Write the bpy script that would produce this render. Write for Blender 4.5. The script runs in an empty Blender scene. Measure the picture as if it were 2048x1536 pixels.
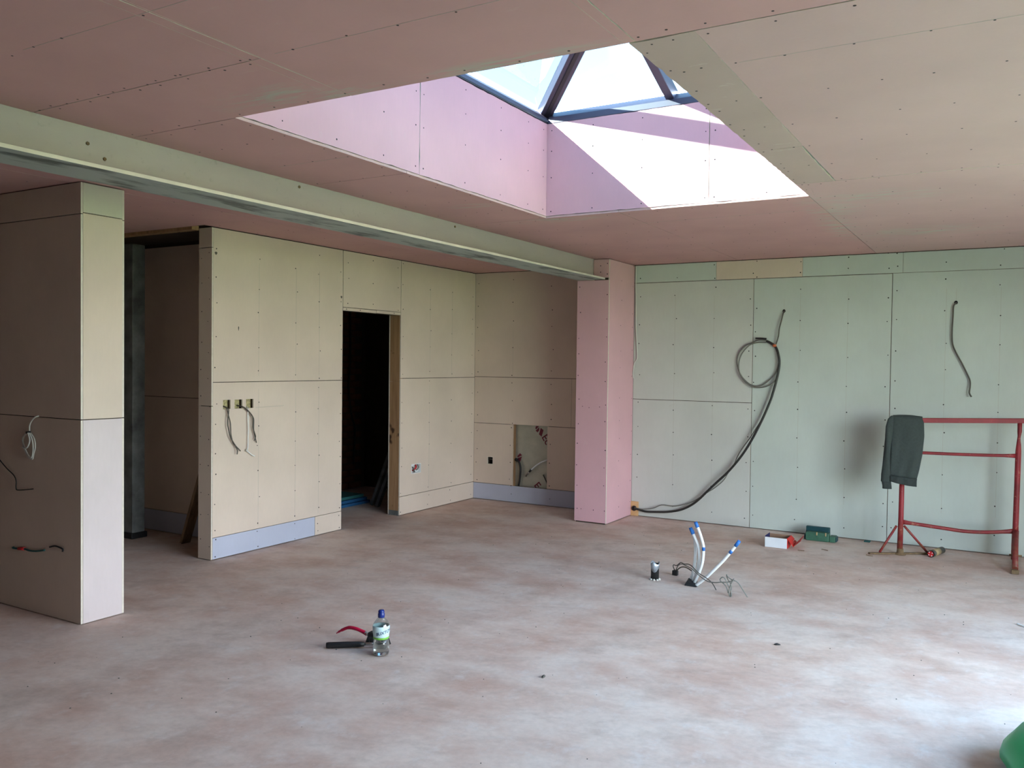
import bpy, bmesh, math, random
from mathutils import Vector, Matrix
random.seed(7)
S = bpy.context.scene
COL = S.collection

# ------------------------------------------------------------------ camera
FPX = 1711.4
YAW, PITCH, ROLL = 0.52963, -0.024734, -0.012373
fw = Vector((-math.sin(YAW)*math.cos(PITCH), math.cos(YAW)*math.cos(PITCH), math.sin(PITCH)))
rt = Vector((math.cos(YAW), math.sin(YAW), 0))
dn = fw.cross(rt)
r2 = math.cos(ROLL)*rt + math.sin(ROLL)*dn
d2 = -math.sin(ROLL)*rt + math.cos(ROLL)*dn
cd = bpy.data.cameras.new('camera'); cam = bpy.data.objects.new('camera', cd); COL.objects.link(cam)
cd.sensor_fit = 'HORIZONTAL'; cd.sensor_width = 36.0; cd.lens = FPX*36/2048; cd.clip_start = .05
m = Matrix((r2, -d2, -fw)).transposed().to_4x4(); m.translation = (0, 0, 1.53)
cam.matrix_world = m
S.camera = cam

# ------------------------------------------------------------------ light
SUN_DIR = Vector((1.05, 1.0, -.92))
SUN_STRENGTH = 48.0
SKY_STRENGTH = 6.5
EXPOSURE = 1.88
W = bpy.data.worlds.new('sky'); S.world = W; W.use_nodes = True
nt = W.node_tree; nt.nodes.clear()
def wn(t, **k):
    n = nt.nodes.new(t)
    for a, b in k.items(): setattr(n, a, b)
    return n
tc = wn('ShaderNodeTexCoord'); sx = wn('ShaderNodeSeparateXYZ')
nt.links.new(tc.outputs['Generated'], sx.inputs[0])
gr = wn('ShaderNodeValToRGB'); nt.links.new(sx.outputs['Z'], gr.inputs[0])
gr.color_ramp.elements[0].color = (.93, .955, 1, 1); gr.color_ramp.elements[0].position = 0
gr.color_ramp.elements[1].color = (.30, .56, .95, 1); gr.color_ramp.elements[1].position = .5
cn = wn('ShaderNodeTexNoise'); cn.inputs['Scale'].default_value = 2.3; cn.inputs['Detail'].default_value = 7
nt.links.new(tc.outputs['Generated'], cn.inputs['Vector'])
cr = wn('ShaderNodeValToRGB'); nt.links.new(cn.outputs['Fac'], cr.inputs[0])
cr.color_ramp.elements[0].position = .53; cr.color_ramp.elements[1].position = .68
mx = wn('ShaderNodeMixRGB'); nt.links.new(cr.outputs[0], mx.inputs[0]); nt.links.new(gr.outputs[0], mx.inputs[1])
mx.inputs[2].default_value = (1.15, 1.12, 1.1, 1)
bg = wn('ShaderNodeBackground'); bg.inputs[1].default_value = SKY_STRENGTH; nt.links.new(mx.outputs[0], bg.inputs[0])
wo = wn('ShaderNodeOutputWorld'); nt.links.new(bg.outputs[0], wo.inputs[0])
sl = bpy.data.lights.new('sun', 'SUN'); sl.energy = SUN_STRENGTH; sl.angle = math.radians(.55); sl.color = (1, .93, .82)
so = bpy.data.objects.new('sun', sl); COL.objects.link(so); so.rotation_euler = SUN_DIR.to_track_quat('-Z', 'Y').to_euler()
so.location = (-8, -6, 10)
def portal(name, loc, direction, sx_, sy_):
    l = bpy.data.lights.new(name, 'AREA'); l.shape = 'RECTANGLE'; l.size = sx_; l.size_y = sy_; l.cycles.is_portal = True
    o = bpy.data.objects.new(name, l); COL.objects.link(o); o.location = loc
    o.rotation_euler = Vector(direction).to_track_quat('-Z', 'Y').to_euler()
WX, WY0, WY1, WZ = 1.75, 1.7, 5.6, 2.25          # the glazed doors in the right hand wall
portal('window_portal', (WX+.25, (WY0+WY1)/2, WZ/2), (-1, 0, 0), WY1-WY0, WZ)
portal('skylight_portal', (-1.93, 3.86, 3.75), (0, 0, -1), 2.2, 3.2)
vs = S.view_settings; vs.view_transform = 'Standard'; vs.look = 'None'; vs.gamma = 1; vs.use_curve_mapping = False
vs.exposure = EXPOSURE; S.display_settings.display_device = 'sRGB'
cy = S.cycles
cy.use_denoising = True; cy.max_bounces = 8; cy.diffuse_bounces = 3; cy.adaptive_threshold = .02; cy.glossy_bounces = 4
cy.transmission_bounces = 8; cy.transparent_max_bounces = 12; cy.caustics_reflective = False; cy.caustics_refractive = False
cy.sample_clamp_indirect = 6

# ------------------------------------------------------------------ materials
def lin(c):
    out = []
    for v in c:
        v /= 255
        out.append(v/12.92 if v <= .04045 else ((v+.055)/1.055)**2.4)
    return (*out, 1)
class NT:
    def __init__(s, name):
        s.m = bpy.data.materials.new(name); s.m.use_nodes = True; s.t = s.m.node_tree; s.t.nodes.clear()
        s.out = s.n('ShaderNodeOutputMaterial')
    def n(s, t, inp=None, **k):
        x = s.t.nodes.new(t)
        for a, b in k.items(): setattr(x, a, b)
        for a, b in (inp or {}).items():
            if hasattr(b, 'is_linked') and hasattr(b, 'node'): s.t.links.new(b, x.inputs[a])
            else: x.inputs[a].default_value = b
        return x
    def pos(s): return s.n('ShaderNodeNewGeometry').outputs['Position']
    def obj(s): return s.n('ShaderNodeTexCoord').outputs['Object']
    def noise(s, vec, scale, detail=4, rough=.55, stretch=None):
        if stretch: vec = s.n('ShaderNodeMapping', {'Vector': vec, 'Scale': stretch}).outputs[0]
        return s.n('ShaderNodeTexNoise', {'Vector': vec, 'Scale': scale, 'Detail': detail, 'Roughness': rough}).outputs['Fac']
    def ramp(s, fac, a, b, ca=(0, 0, 0, 1), cb=(1, 1, 1, 1)):
        r = s.n('ShaderNodeValToRGB', {0: fac}); e = r.color_ramp.elements
        e[0].position = a; e[1].position = b; e[0].color = ca; e[1].color = cb
        return r.outputs[0]
    def mix(s, fac, a, b, mode='MIX'):
        x = s.n('ShaderNodeMixRGB', {0: fac, 1: a, 2: b}); x.blend_type = mode
        return x.outputs[0]
    def math(s, op, a, b=0.0, clamp=False):
        x = s.n('ShaderNodeMath', {0: a, 1: b}); x.operation = op; x.use_clamp = clamp
        return x.outputs[0]
    def bsdf(s, color, rough=.8, metal=0, bump=None, bstr=.2, bdist=.01, **k):
        x = s.n('ShaderNodeBsdfPrincipled', {'Base Color': color, 'Roughness': rough, 'Metallic': metal})
        for a, b in k.items(): x.inputs[a.replace('_', ' ')].default_value = b
        if bump is not None:
            bp = s.n('ShaderNodeBump', {'Height': bump, 'Strength': bstr, 'Distance': bdist})
            s.t.links.new(bp.outputs[0], x.inputs['Normal'])
        s.t.links.new(x.outputs[0], s.out.inputs[0])
        return x
def plain(name, c, rough=.6, metal=0, var=.12, scale=14, bump=0, **k):
    t = NT(name); v = t.obj(); n = t.noise(v, scale)
    col = t.mix(t.ramp(n, .3, .75), tuple(x*(1-var) for x in lin(c)[:3])+(1,), tuple(min(1, x*(1+var)) for x in lin(c)[:3])+(1,))
    t.bsdf(col, rough, metal, n if bump else None, bump, .004, **k)
    return t.m
def smear_mask(t, p, spots):
    tot = None
    for (cx_, cy_, rx, ry) in spots:
        d = t.n('ShaderNodeMapping', {'Vector': p, 'Location': (-cx_/rx, -cy_/ry, 0), 'Scale': (1/rx, 1/ry, 0)}).outputs[0]
        ln = t.n('ShaderNodeVectorMath', {0: d}); ln.operation = 'LENGTH'
        mk = t.ramp(ln.outputs['Value'], .25, 1.0, (1, 1, 1, 1), (0, 0, 0, 1))
        tot = mk if tot is None else t.mix(1.0, tot, mk, 'LIGHTEN')
    return tot
def board_mat(name, c, spots=None, spotcol=(190, 188, 172), scuff=0.0):
    t = NT(name); p = t.pos()
    n1 = t.noise(p, 1.7, 3); n2 = t.noise(p, 60, 3, .6, (1, 1, .25)); n3 = t.noise(p, 9, 5)
    base = lin(c)
    col = t.mix(t.ramp(n1, .3, .7), tuple(x*.94 for x in base[:3])+(1,), tuple(min(1, x*1.05) for x in base[:3])+(1,))
    col = t.mix(t.math('MULTIPLY', t.ramp(n2, .35, .75), .045), col, (.32, .28, .24, 1))
    sc = t.ramp(t.noise(p, 6, 6, .7, (1, 3.2, 1.4)), .62, .72)
    col = t.mix(t.math('MULTIPLY', sc, .10+scuff), col, lin((214, 210, 196)))
    if spots:
        mk = smear_mask(t, p, spots)
        st = t.ramp(t.noise(p, 7, 7, .72, (.7, 4, 1)), .46, .62)
        col = t.mix(t.math('MULTIPLY', t.n('ShaderNodeRGBToBW', {0: mk}).outputs[0], t.n('ShaderNodeRGBToBW', {0: st}).outputs[0]), col, lin(spotcol))
    t.bsdf(col, .88, 0, n3, .06, .004, Specular_IOR_Level=.25)
    return t.m
M = {}
M['ivory'] = board_mat('plasterboard ivory', (219, 201, 186))
M['green'] = board_mat('plasterboard grey green', (200, 208, 201))
M['sage'] = board_mat('plasterboard sage', (212, 206, 191))
M['greyb'] = board_mat('plasterboard grey', (206, 207, 201))
M['pale'] = board_mat('plasterboard pale', (217, 203, 203))
M['lilac'] = board_mat('plasterboard lilac', (188, 191, 208))
M['pink'] = board_mat('plasterboard pink', (218, 173, 181))
M['ceil'] = board_mat('plasterboard ceiling pink', (206, 162, 158),
    [(-2.45, 2.36, .38, .13), (-2.2, 2.44, .28, .07), (-1.08, 6.5, .16, .85), (-1.0, 5.6, .22, .5), (-2.75, 5.3, .45, .14), (-.75, 5.4, .5, .25),
     (-1.5, 2.45, .5, .06), (-3.0, 4.6, .2, .1), (-.6, 6.9, .7, .3)])
M['ceil_lit'] = board_mat('plasterboard ceiling lit tone', (204, 171, 166),
    [(-1.08, 6.5, .16, .85), (-1.0, 5.6, .22, .5), (-.75, 5.4, .5, .25), (-.6, 6.9, .7, .3)])  # window light on the right-hand boards mixed into the ceiling colour
M['strip'] = board_mat('plasterboard scuffed strip', (192, 168, 158), None, scuff=.5)
M['gypsum'] = plain('gypsum board edge', (222, 212, 198), .9, var=.08, scale=40)
M['core'] = plain('stud gap shadow timber', (70, 56, 44), .9)
M['screw'] = plain('drywall screw', (34, 30, 28), .5, .4)
M['pencil'] = plain('pencil line', (182, 177, 165), .9)
M['tape'] = plain('paper tape edge', (198, 168, 158), .9)

def floor_mat():
    t = NT('concrete screed'); p = t.pos()
    big = t.noise(p, .55, 6, .6); mid = t.noise(p, 2.1, 7, .62, (1, 1.5, 1)); fine = t.noise(p, 30, 6, .65)
    rot = t.n('ShaderNodeMapping', {'Vector': p, 'Rotation': (0, 0, -.5)}).outputs[0]
    strk = t.noise(rot, 3.6, 8, .7, (.9, 2.0, 1))
    blot = t.noise(p, 1.1, 9, .66)
    c = t.mix(t.ramp(mid, .36, .64), lin((207, 174, 158)), lin((228, 206, 193)))
    c = t.mix(t.math('MULTIPLY', t.ramp(blot, .44, .60), .5), c, lin((234, 223, 214)))
    c = t.mix(t.math('MULTIPLY', t.ramp(t.noise(p, 1.9, 8, .68, (1.2, 1, 1)), .53, .68), .38), c, lin((172, 148, 134)))
    c = t.mix(t.math('MULTIPLY', t.ramp(strk, .50, .68), .26), c, lin((160, 134, 121)))
    c = t.mix(t.math('MULTIPLY', t.ramp(t.noise(p, 6.5, 8, .72, (1.3, 1, 1)), .54, .70), .40), c, lin((231, 226, 224)))
    c = t.mix(t.math('MULTIPLY', t.ramp(fine, .4, .75), .14), c, lin((120, 108, 98)))
    h = t.math('ADD', t.math('MULTIPLY', fine, .4), strk)
    rg = t.n('ShaderNodeMapRange', {0: mid, 3: .62, 4: .85}).outputs[0]
    t.bsdf(c, rg, 0, h, .12, .006, Specular_IOR_Level=.22)
    return t.m
M['floor'] = floor_mat()
def steel_mat():
    t = NT('grey primed steel'); p = t.pos()
    n = t.noise(p, 2.2, 5, .6, (2, .6, 2)); d = t.noise(p, 5, 6, .7, (3.5, .7, 1))
    c = t.mix(t.ramp(n, .3, .7), lin((180, 166, 170)), lin((192, 179, 180)))
    c = t.mix(t.math('MULTIPLY', t.ramp(t.noise(p, 26, 4), .62, .75), .2), c, lin((120, 120, 110)))
    t.bsdf(c, .55, .1, d, .05, .004)
    return t.m
M['steel'] = steel_mat()
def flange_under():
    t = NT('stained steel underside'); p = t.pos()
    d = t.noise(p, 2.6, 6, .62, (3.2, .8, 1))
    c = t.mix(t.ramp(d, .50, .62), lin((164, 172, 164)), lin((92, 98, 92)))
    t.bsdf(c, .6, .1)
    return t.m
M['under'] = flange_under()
M['flange_edge'] = plain('pale flange edge', (226, 216, 204), .7, var=.1, scale=8)
def wood_mat(name, a, b, sc=(14, 14, 1.2), knots=True):
    t = NT(name); p = t.pos()
    g = t.noise(p, 2.2, 5, .6, sc)
    c = t.mix(t.ramp(g, .3, .7), lin(a), lin(b))
    if knots: c = t.mix(t.ramp(t.noise(p, 9, 2, .4, (1, 1, .8)), .66, .72), c, lin((74, 48, 30)))
    t.bsdf(c, .8, 0, g, .1, .004)
    return t.m
M['stud'] = wood_mat('rough stud timber', (150, 112, 78), (182, 142, 104))
M['plank'] = wood_mat('old plank', (120, 96, 74), (160, 136, 108), knots=False)
M['ply'] = wood_mat('plywood', (206, 160, 108), (226, 184, 134), (3, 14, 14), False)
def red_mat():
    t = NT('worn red paint'); p = t.pos()
    w = t.ramp(t.noise(p, 26, 6, .7), .60, .68)
    lo = t.n('ShaderNodeSeparateXYZ', {0: p}).outputs['Z']
    wear = t.math('MULTIPLY', t.ramp(lo, .04, .3, (1, 1, 1, 1), (.0, .0, .0, 1)), t.ramp(t.noise(p, 18, 6, .7), .42, .6))
    c = t.mix(t.ramp(t.noise(p, 7, 4), .35, .7), lin((122, 28, 36)), lin((152, 40, 48)))
    c = t.mix(w, c, lin((176, 112, 88)))
    c = t.mix(wear, c, lin((132, 92, 64)))
    t.bsdf(c, .55, 0, w, .12, .003)
    return t.m
M['red'] = red_mat()
M['rust'] = plain('rusty dirty steel', (128, 104, 76), .8, .2, .3, 40)
M['cloth'] = plain('charcoal green fleece', (58, 66, 64), .95, var=.12, scale=60, bump=.3)
M['rib'] = plain('ribbed charcoal cuff', (50, 57, 56), .95, var=.18, scale=90, bump=.4)
M['black'] = plain('black rubber', (26, 26, 27), .5, var=.2)
M['blackcable'] = plain('black cable sheath', (38, 38, 36), .45, var=.1)
M['grey'] = plain('grey cable sheath', (116, 116, 108), .5, var=.1)
M['greyd'] = plain('dark grey cable', (84, 80, 72), .55, var=.1)
M['white'] = plain('white plastic', (236, 238, 238), .4, var=.03)
M['whitecord'] = plain('white cord', (216, 214, 206), .6, var=.05)
M['blue'] = plain('blue tape', (40, 110, 190), .5, var=.15, scale=60)
M['silver'] = plain('silver duct tape', (170, 176, 182), .38, .5, .3, 30, .4)
M['dirtwhite'] = plain('white plaster crumbs', (214, 208, 198), .95)
M['orange'] = plain('orange cable tie', (196, 104, 62), .5)
M['redplastic'] = plain('red connector', (200, 34, 38), .45)
M['wool'] = plain('mineral wool', (182, 168, 124), 1, var=.45, scale=70, bump=.8)
M['dark'] = plain('dark hollow', (22, 20, 18), .95)
M['hole'] = plain('dark hole', (16, 14, 13), .95)
M['foil'] = plain('insulation foil facing', (176, 174, 160), .42, .35, .12, 9, .35)
M['maroon'] = plain('maroon print', (104, 20, 44), .6, var=.08)
M['brick'] = plain('brown brick', (124, 84, 62), .9, var=.25, scale=9, bump=.5)
M['mortar'] = plain('mortar', (96, 84, 72), .95)
M['bluefoam'] = plain('blue sheet', (22, 78, 122), .7)
M['teal'] = plain('teal sheet', (34, 92, 92), .7)
M['galv'] = plain('mottled grey post', (112, 114, 112), .7, .2, .45, 7)
M['frame'] = plain('anthracite frame', (70, 67, 86), .45, .1, .08)
M['frameblk'] = plain('black gasket', (24, 24, 30), .5)
M['wallplain'] = plain('bare plaster wall', (206, 198, 182), .9, var=.05, scale=3)
M['grass'] = plain('lawn', (118, 128, 92), .95, var=.3, scale=6)
M['roofing'] = plain('grey roof covering', (120, 120, 122), .8)
M['greencase'] = plain('green case', (62, 104, 84), .5, var=.22, scale=26)
M['greendark'] = plain('dark teal case lining', (22, 66, 72), .55, var=.2)
M['cardred'] = plain('red printed card', (198, 46, 40), .6, var=.06)
M['cardwhite'] = plain('white printed card', (226, 230, 236), .6, var=.03)
M['cardblue'] = plain('navy printed card', (34, 42, 92), .6)
M['card'] = plain('brown card', (156, 122, 98), .85)
M['tub'] = plain('green flexible plastic', (30, 186, 116), .42, var=.12, scale=5)
M['label'] = plain('pale blue label', (196, 222, 226), .4, var=.06)
M['lgreen'] = plain('green label band', (116, 182, 70), .4)
M['navy'] = plain('navy cap', (18, 42, 120), .35, var=.1)
M['print'] = plain('dark blue print', (30, 52, 92), .5)
M['brushred'] = plain('magenta red handle', (190, 18, 62), .35, var=.12)
M['chrome'] = plain('steel neck', (190, 190, 190), .25, .9)
M['bristle'] = plain('black bristle', (34, 33, 34), .7, var=.4, scale=120, bump=.8)
M['beige'] = plain('beige label', (176, 152, 112), .6, var=.15, scale=30)
def glass(name, tint, gloss=.08):
    t = NT(name)
    tr = t.n('ShaderNodeBsdfTransparent', {0: (*tint, 1)}); gl = t.n('ShaderNodeBsdfGlossy', {0: (1, 1, 1, 1), 'Roughness': .02})
    lw = t.n('ShaderNodeLayerWeight', {0: .12})
    f = t.math('MULTIPLY_ADD', lw.outputs['Fresnel'], .22); f.node.inputs[2].default_value = gloss*.12
    mxs = t.n('ShaderNodeMixShader', {0: f, 1: tr.outputs[0], 2: gl.outputs[0]})
    t.t.links.new(mxs.outputs[0], t.out.inputs[0])
    return t.m
M['solar'] = glass('solar control glass', (.078, .106, .112))
M['clear'] = glass('clear glass', (.92, .95, .93))
def water_mat(name, col, ior):
    t = NT(name); t.bsdf(col, .03, 0, Transmission_Weight=1.0, IOR=ior)
    return t.m
M['water'] = water_mat('water', (.93, .97, .97, 1), 1.33)
def pet():
    t = NT('clear bottle plastic')
    tr = t.n('ShaderNodeBsdfTransparent', {0: (.90, .94, .94, 1)}); gl = t.n('ShaderNodeBsdfGlossy', {0: (1, 1, 1, 1), 'Roughness': .05})
    lw = t.n('ShaderNodeLayerWeight', {0: .35})
    f = t.math('MULTIPLY_ADD', lw.outputs['Facing'], .5); f.node.inputs[2].default_value = .06
    mxs = t.n('ShaderNodeMixShader', {0: f, 1: tr.outputs[0], 2: gl.outputs[0]})
    t.t.links.new(mxs.outputs[0], t.out.inputs[0])
    return t.m
M['pet'] = pet()

# ------------------------------------------------------------------ helpers
def link(name, me, parent=None):
    o = bpy.data.objects.new(name, me); COL.objects.link(o)
    if parent is not None:
        o.parent = parent
        o.matrix_parent_inverse = parent.matrix_basis.inverted()
    return o
def tag(o, label=None, cat=None, group=None, kind=None):
    if label: o['label'] = label
    if cat: o['category'] = cat
    if group: o['group'] = group
    if kind: o['kind'] = kind
    return o
def empty(name, loc=(0, 0, 0)):
    o = bpy.data.objects.new(name, None); COL.objects.link(o); o.location = loc; o.empty_display_size = .1
    return o
class MB:
    def __init__(s): s.v = []; s.f = []; s.mi = []; s.sm = []
    def add(s, vs_, fs, mi=0, smooth=False):
        b = len(s.v); s.v += [tuple(v) for v in vs_]
        for f in fs: s.f.append([b+i for i in f]); s.mi.append(mi); s.sm.append(smooth)
        return s
    def box(s, x0, x1, y0, y1, z0, z1, mi=0, M4=None):
        vv = [Vector((x, y, z)) for z in (z0, z1) for y in (y0, y1) for x in (x0, x1)]
        if M4 is not None: vv = [M4 @ v for v in vv]
        return s.add(vv, [(0, 2, 3, 1), (4, 5, 7, 6), (0, 1, 5, 4), (2, 6, 7, 3), (0, 4, 6, 2), (1, 3, 7, 5)], mi)
    def tube(s, pts, r, seg=10, mi=0, caps=True):
        P = [Vector(p) for p in pts]; n = len(P)
        rr = r if isinstance(r, (list, tuple)) else [r]*n
        up = None; vv = []
        for i in range(n):
            t = (P[min(i+1, n-1)]-P[max(i-1, 0)]).normalized()
            if up is None: up = t.orthogonal().normalized()
            up = (up - t*up.dot(t))
            up = up.normalized() if up.length > 1e-6 else t.orthogonal().normalized()
            w = t.cross(up)
            for k in range(seg):
                a = 2*math.pi*k/seg
                vv.append(P[i]+rr[i]*(math.cos(a)*up+math.sin(a)*w))
        fs = [(i*seg+k, i*seg+(k+1) % seg, (i+1)*seg+(k+1) % seg, (i+1)*seg+k) for i in range(n-1) for k in range(seg)]
        b = len(s.v); s.add(vv, fs, mi, True)
        if caps:
            s.f.append([b+k for k in range(seg)][::-1]); s.mi.append(mi); s.sm.append(False)
            s.f.append([b+(n-1)*seg+k for k in range(seg)]); s.mi.append(mi); s.sm.append(False)
        return s
    def lathe(s, prof, c, seg=24, mi=0, M4=None):
        vv = []
        for r, z in prof:
            for k in range(seg):
                a = 2*math.pi*k/seg
                vv.append(Vector((c[0]+r*math.cos(a), c[1]+r*math.sin(a), c[2]+z)))
        if M4 is not None: vv = [M4 @ v for v in vv]
        n = len(prof)
        fs = [(i*seg+k, i*seg+(k+1) % seg, (i+1)*seg+(k+1) % seg, (i+1)*seg+k) for i in range(n-1) for k in range(seg)]
        return s.add(vv, fs, mi, True)
    def build(s, name, mats, parent=None, bevel=0):
        me = bpy.data.meshes.new(name); me.from_pydata(s.v, [], s.f)
        for x in (mats if isinstance(mats, (list, tuple)) else [mats]): me.materials.append(M[x] if isinstance(x, str) else x)
        for p, i, sm in zip(me.polygons, s.mi, s.sm): p.material_index = i; p.use_smooth = sm
        bm = bmesh.new(); bm.from_mesh(me); bmesh.ops.recalc_face_normals(bm, faces=bm.faces); bm.to_mesh(me); bm.free()
        o = link(name, me, parent)
        if bevel:
            b = o.modifiers.new('bevel', 'BEVEL'); b.width = bevel; b.segments = 2; b.limit_method = 'ANGLE'
        return o
def spline(pts, sub=6):
    P = [Vector(p) for p in pts]; out = []
    for i in range(len(P)-1):
        p0, p1, p2, p3 = P[max(i-1, 0)], P[i], P[i+1], P[min(i+2, len(P)-1)]
        for k in range(sub):
            t = k/sub
            out.append(.5*((2*p1)+(p2-p0)*t+(2*p0-5*p1+4*p2-p3)*t*t+(3*p1-p0-3*p2+p3)*t**3))
    out.append(P[-1])
    return out
def cable(name, pts, r, mat, parent=None, seg=8, sub=5):
    return MB().tube(spline(pts, sub), r, seg).build(name, mat, parent)

T = .0125                     # board thickness
def board(parent, nrm, face, u, v, mat, holes=(), rough=0.0, name='plasterboard', t=T, edge='gypsum'):
    """one board; nrm '+x','-y','-z'...: direction the paper face looks; face: coordinate of that face;
    u, v: extents along the two other axes in xyz order; edges show the gypsum core"""
    ax = 'xyz'.index(nrm[1]); sg = 1 if nrm[0] == '+' else -1
    back = face - sg*t
    def P(a, b, d):
        c = [a, b]; c.insert(ax, d); return tuple(c)
    mb = MB()
    g = .0012
    u0, u1, v0, v1 = u[0]+g, u[1]-g, v[0]+g, v[1]-g
    if not holes:
        out = []
        cor = [(u0, v0), (u1, v0), (u1, v1), (u0, v1)]
        for i in range(4):
            a, b = cor[i], cor[(i+1) % 4]; L = math.dist(a, b)
            k = max(1, int(L/.045)) if rough else 1
            for j in range(k):
                q = j/k; pt = [a[0]+(b[0]-a[0])*q, a[1]+(b[1]-a[1])*q]
                if rough and j: 
                    w = abs(random.gauss(0, rough))
                    if i == 0: pt[1] += w
                    if i == 1: pt[0] -= w
                    if i == 2: pt[1] -= w
                    if i == 3: pt[0] += w
                out.append(tuple(pt))
        n = len(out)
        mb.add([P(a, b, face) for a, b in out]+[P(a, b, back) for a, b in out], [list(range(n))], 0)
        b0 = 0
        mb.f.append([n+i for i in range(n)][::-1]); mb.mi.append(0); mb.sm.append(False)
        for i in range(n):
            mb.f.append([i, (i+1) % n, n+(i+1) % n, n+i]); mb.mi.append(1); mb.sm.append(False)
    else:
        us = sorted({u0, u1, *[h[0] for h in holes], *[h[1] for h in holes]})
        vz = sorted({v0, v1, *[h[2] for h in holes], *[h[3] for h in holes]})
        def solid(i, j):
            if i < 0 or j < 0 or i >= len(us)-1 or j >= len(vz)-1: return False
            cu, cv = (us[i]+us[i+1])/2, (vz[j]+vz[j+1])/2
            return not any(h[0] < cu < h[1] and h[2] < cv < h[3] for h in holes)
        for i in range(len(us)-1):
            for j in range(len(vz)-1):
                if not solid(i, j): continue
                q = [(us[i], vz[j]), (us[i+1], vz[j]), (us[i+1], vz[j+1]), (us[i], vz[j+1])]
                mb.add([P(a, b, face) for a, b in q], [(0, 1, 2, 3)], 0)
                mb.add([P(a, b, back) for a, b in q], [(3, 2, 1, 0)], 0)
                for k, (di, dj) in enumerate([(0, -1), (1, 0), (0, 1), (-1, 0)]):
                    if not solid(i+di, j+dj):
                        a, b = q[k], q[(k+1) % 4]
                        mb.add([P(*a, face), P(*b, face), P(*b, back), P(*a, back)], [(0, 1, 2, 3)], 1)
    me = bpy.data.meshes.new(name); me.from_pydata(mb.v, [], mb.f)
    me.materials.append(M[mat]); me.materials.append(M[edge])
    for p, i in zip(me.polygons, mb.mi): p.material_index = i
    bm = bmesh.new(); bm.from_mesh(me); bmesh.ops.remove_doubles(bm, verts=bm.verts, dist=1e-5)
    bmesh.ops.recalc_face_normals(bm, faces=bm.faces); bm.to_mesh(me); bm.free()
    return link(name, me, parent)
def screws(parent, nrm, face, pts, r=.0048):
    ax = 'xyz'.index(nrm[1]); sg = 1 if nrm[0] == '+' else -1
    mb = MB()
    for (a, b) in pts:
        rr = r*random.uniform(.85, 1.2)
        vv = []
        for d, q in ((face+sg*.0006, rr), (face-sg*.002, rr)):
            for k in range(8):
                c = [a+q*math.cos(k*math.pi/4), b+q*math.sin(k*math.pi/4)]; c.insert(ax, d); vv.append(c)
        mb.add(vv, [list(range(8))]+[(k, (k+1) % 8, 8+(k+1) % 8, 8+k) for k in range(8)], 0)
    o = mb.build('screw_heads', 'screw', parent); tag(o, 'dark drywall screw heads', kind='stuff')
    return o
def marks(parent, nrm, face, lines, w=.0016, mat='pencil', name='pencil_lines'):
    ax = 'xyz'.index(nrm[1]); sg = 1 if nrm[0] == '+' else -1
    mb = MB()
    for (a0, b0, a1, b1) in lines:
        d = Vector((a1-a0, b1-b0)).normalized(); nn = Vector((-d.y, d.x))*w/2
        q = [(a0+nn.x, b0+nn.y), (a1+nn.x, b1+nn.y), (a1-nn.x, b1-nn.y), (a0-nn.x, b0-nn.y)]
        vv = []
        for dd in (face+sg*.0005, face-sg*.001):
            for a, b in q:
                c = [a, b]; c.insert(ax, dd); vv.append(c)
        mb.add(vv, [(0, 1, 2, 3), (0, 1, 5, 4), (1, 2, 6, 5), (2, 3, 7, 6), (3, 0, 4, 7)], 0)
    return tag(mb.build(name, mat, parent), kind='stuff')
def col_rows(cols, z0, z1, step=.235, j=.012, skip=()):
    out = []
    for c in cols:
        z = z0+random.uniform(0, .05)
        while z < z1:
            p = (c+random.gauss(0, j*.5), z+random.gauss(0, j*1.5))
            if not any(s[0] < p[0] < s[1] and s[2] < p[1] < s[3] for s in skip): out.append(p)
            z += step*random.uniform(.82, 1.15)
    return out

# ------------------------------------------------------------------ dimensions
H = 2.5266; XA = -5.215; YB = 8.075; XS = -4.5635; YS0 = 2.953; YS1 = 3.227; XP = -3.310; XP0 = -3.642; YP = 7.446; YA = 4.423
SX0, SX1, SY0, SY1, SZ = -2.795, -1.055, 2.498, 5.212, 3.17
EX0, EX1, EY0 = -7.4, WX, -3.0        # outer limits of the modelled rooms

# ---- floor and outside ground
fl = MB().box(EX0-.3, EX1+.35, EY0-.3, YB+.4, -.15, 0).build('floor', 'floor'); tag(fl, kind='structure')
gd = MB().box(-40, 60, -45, 55, -.4, -.2).build('ground', 'grass'); tag(gd, kind='structure')

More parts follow.
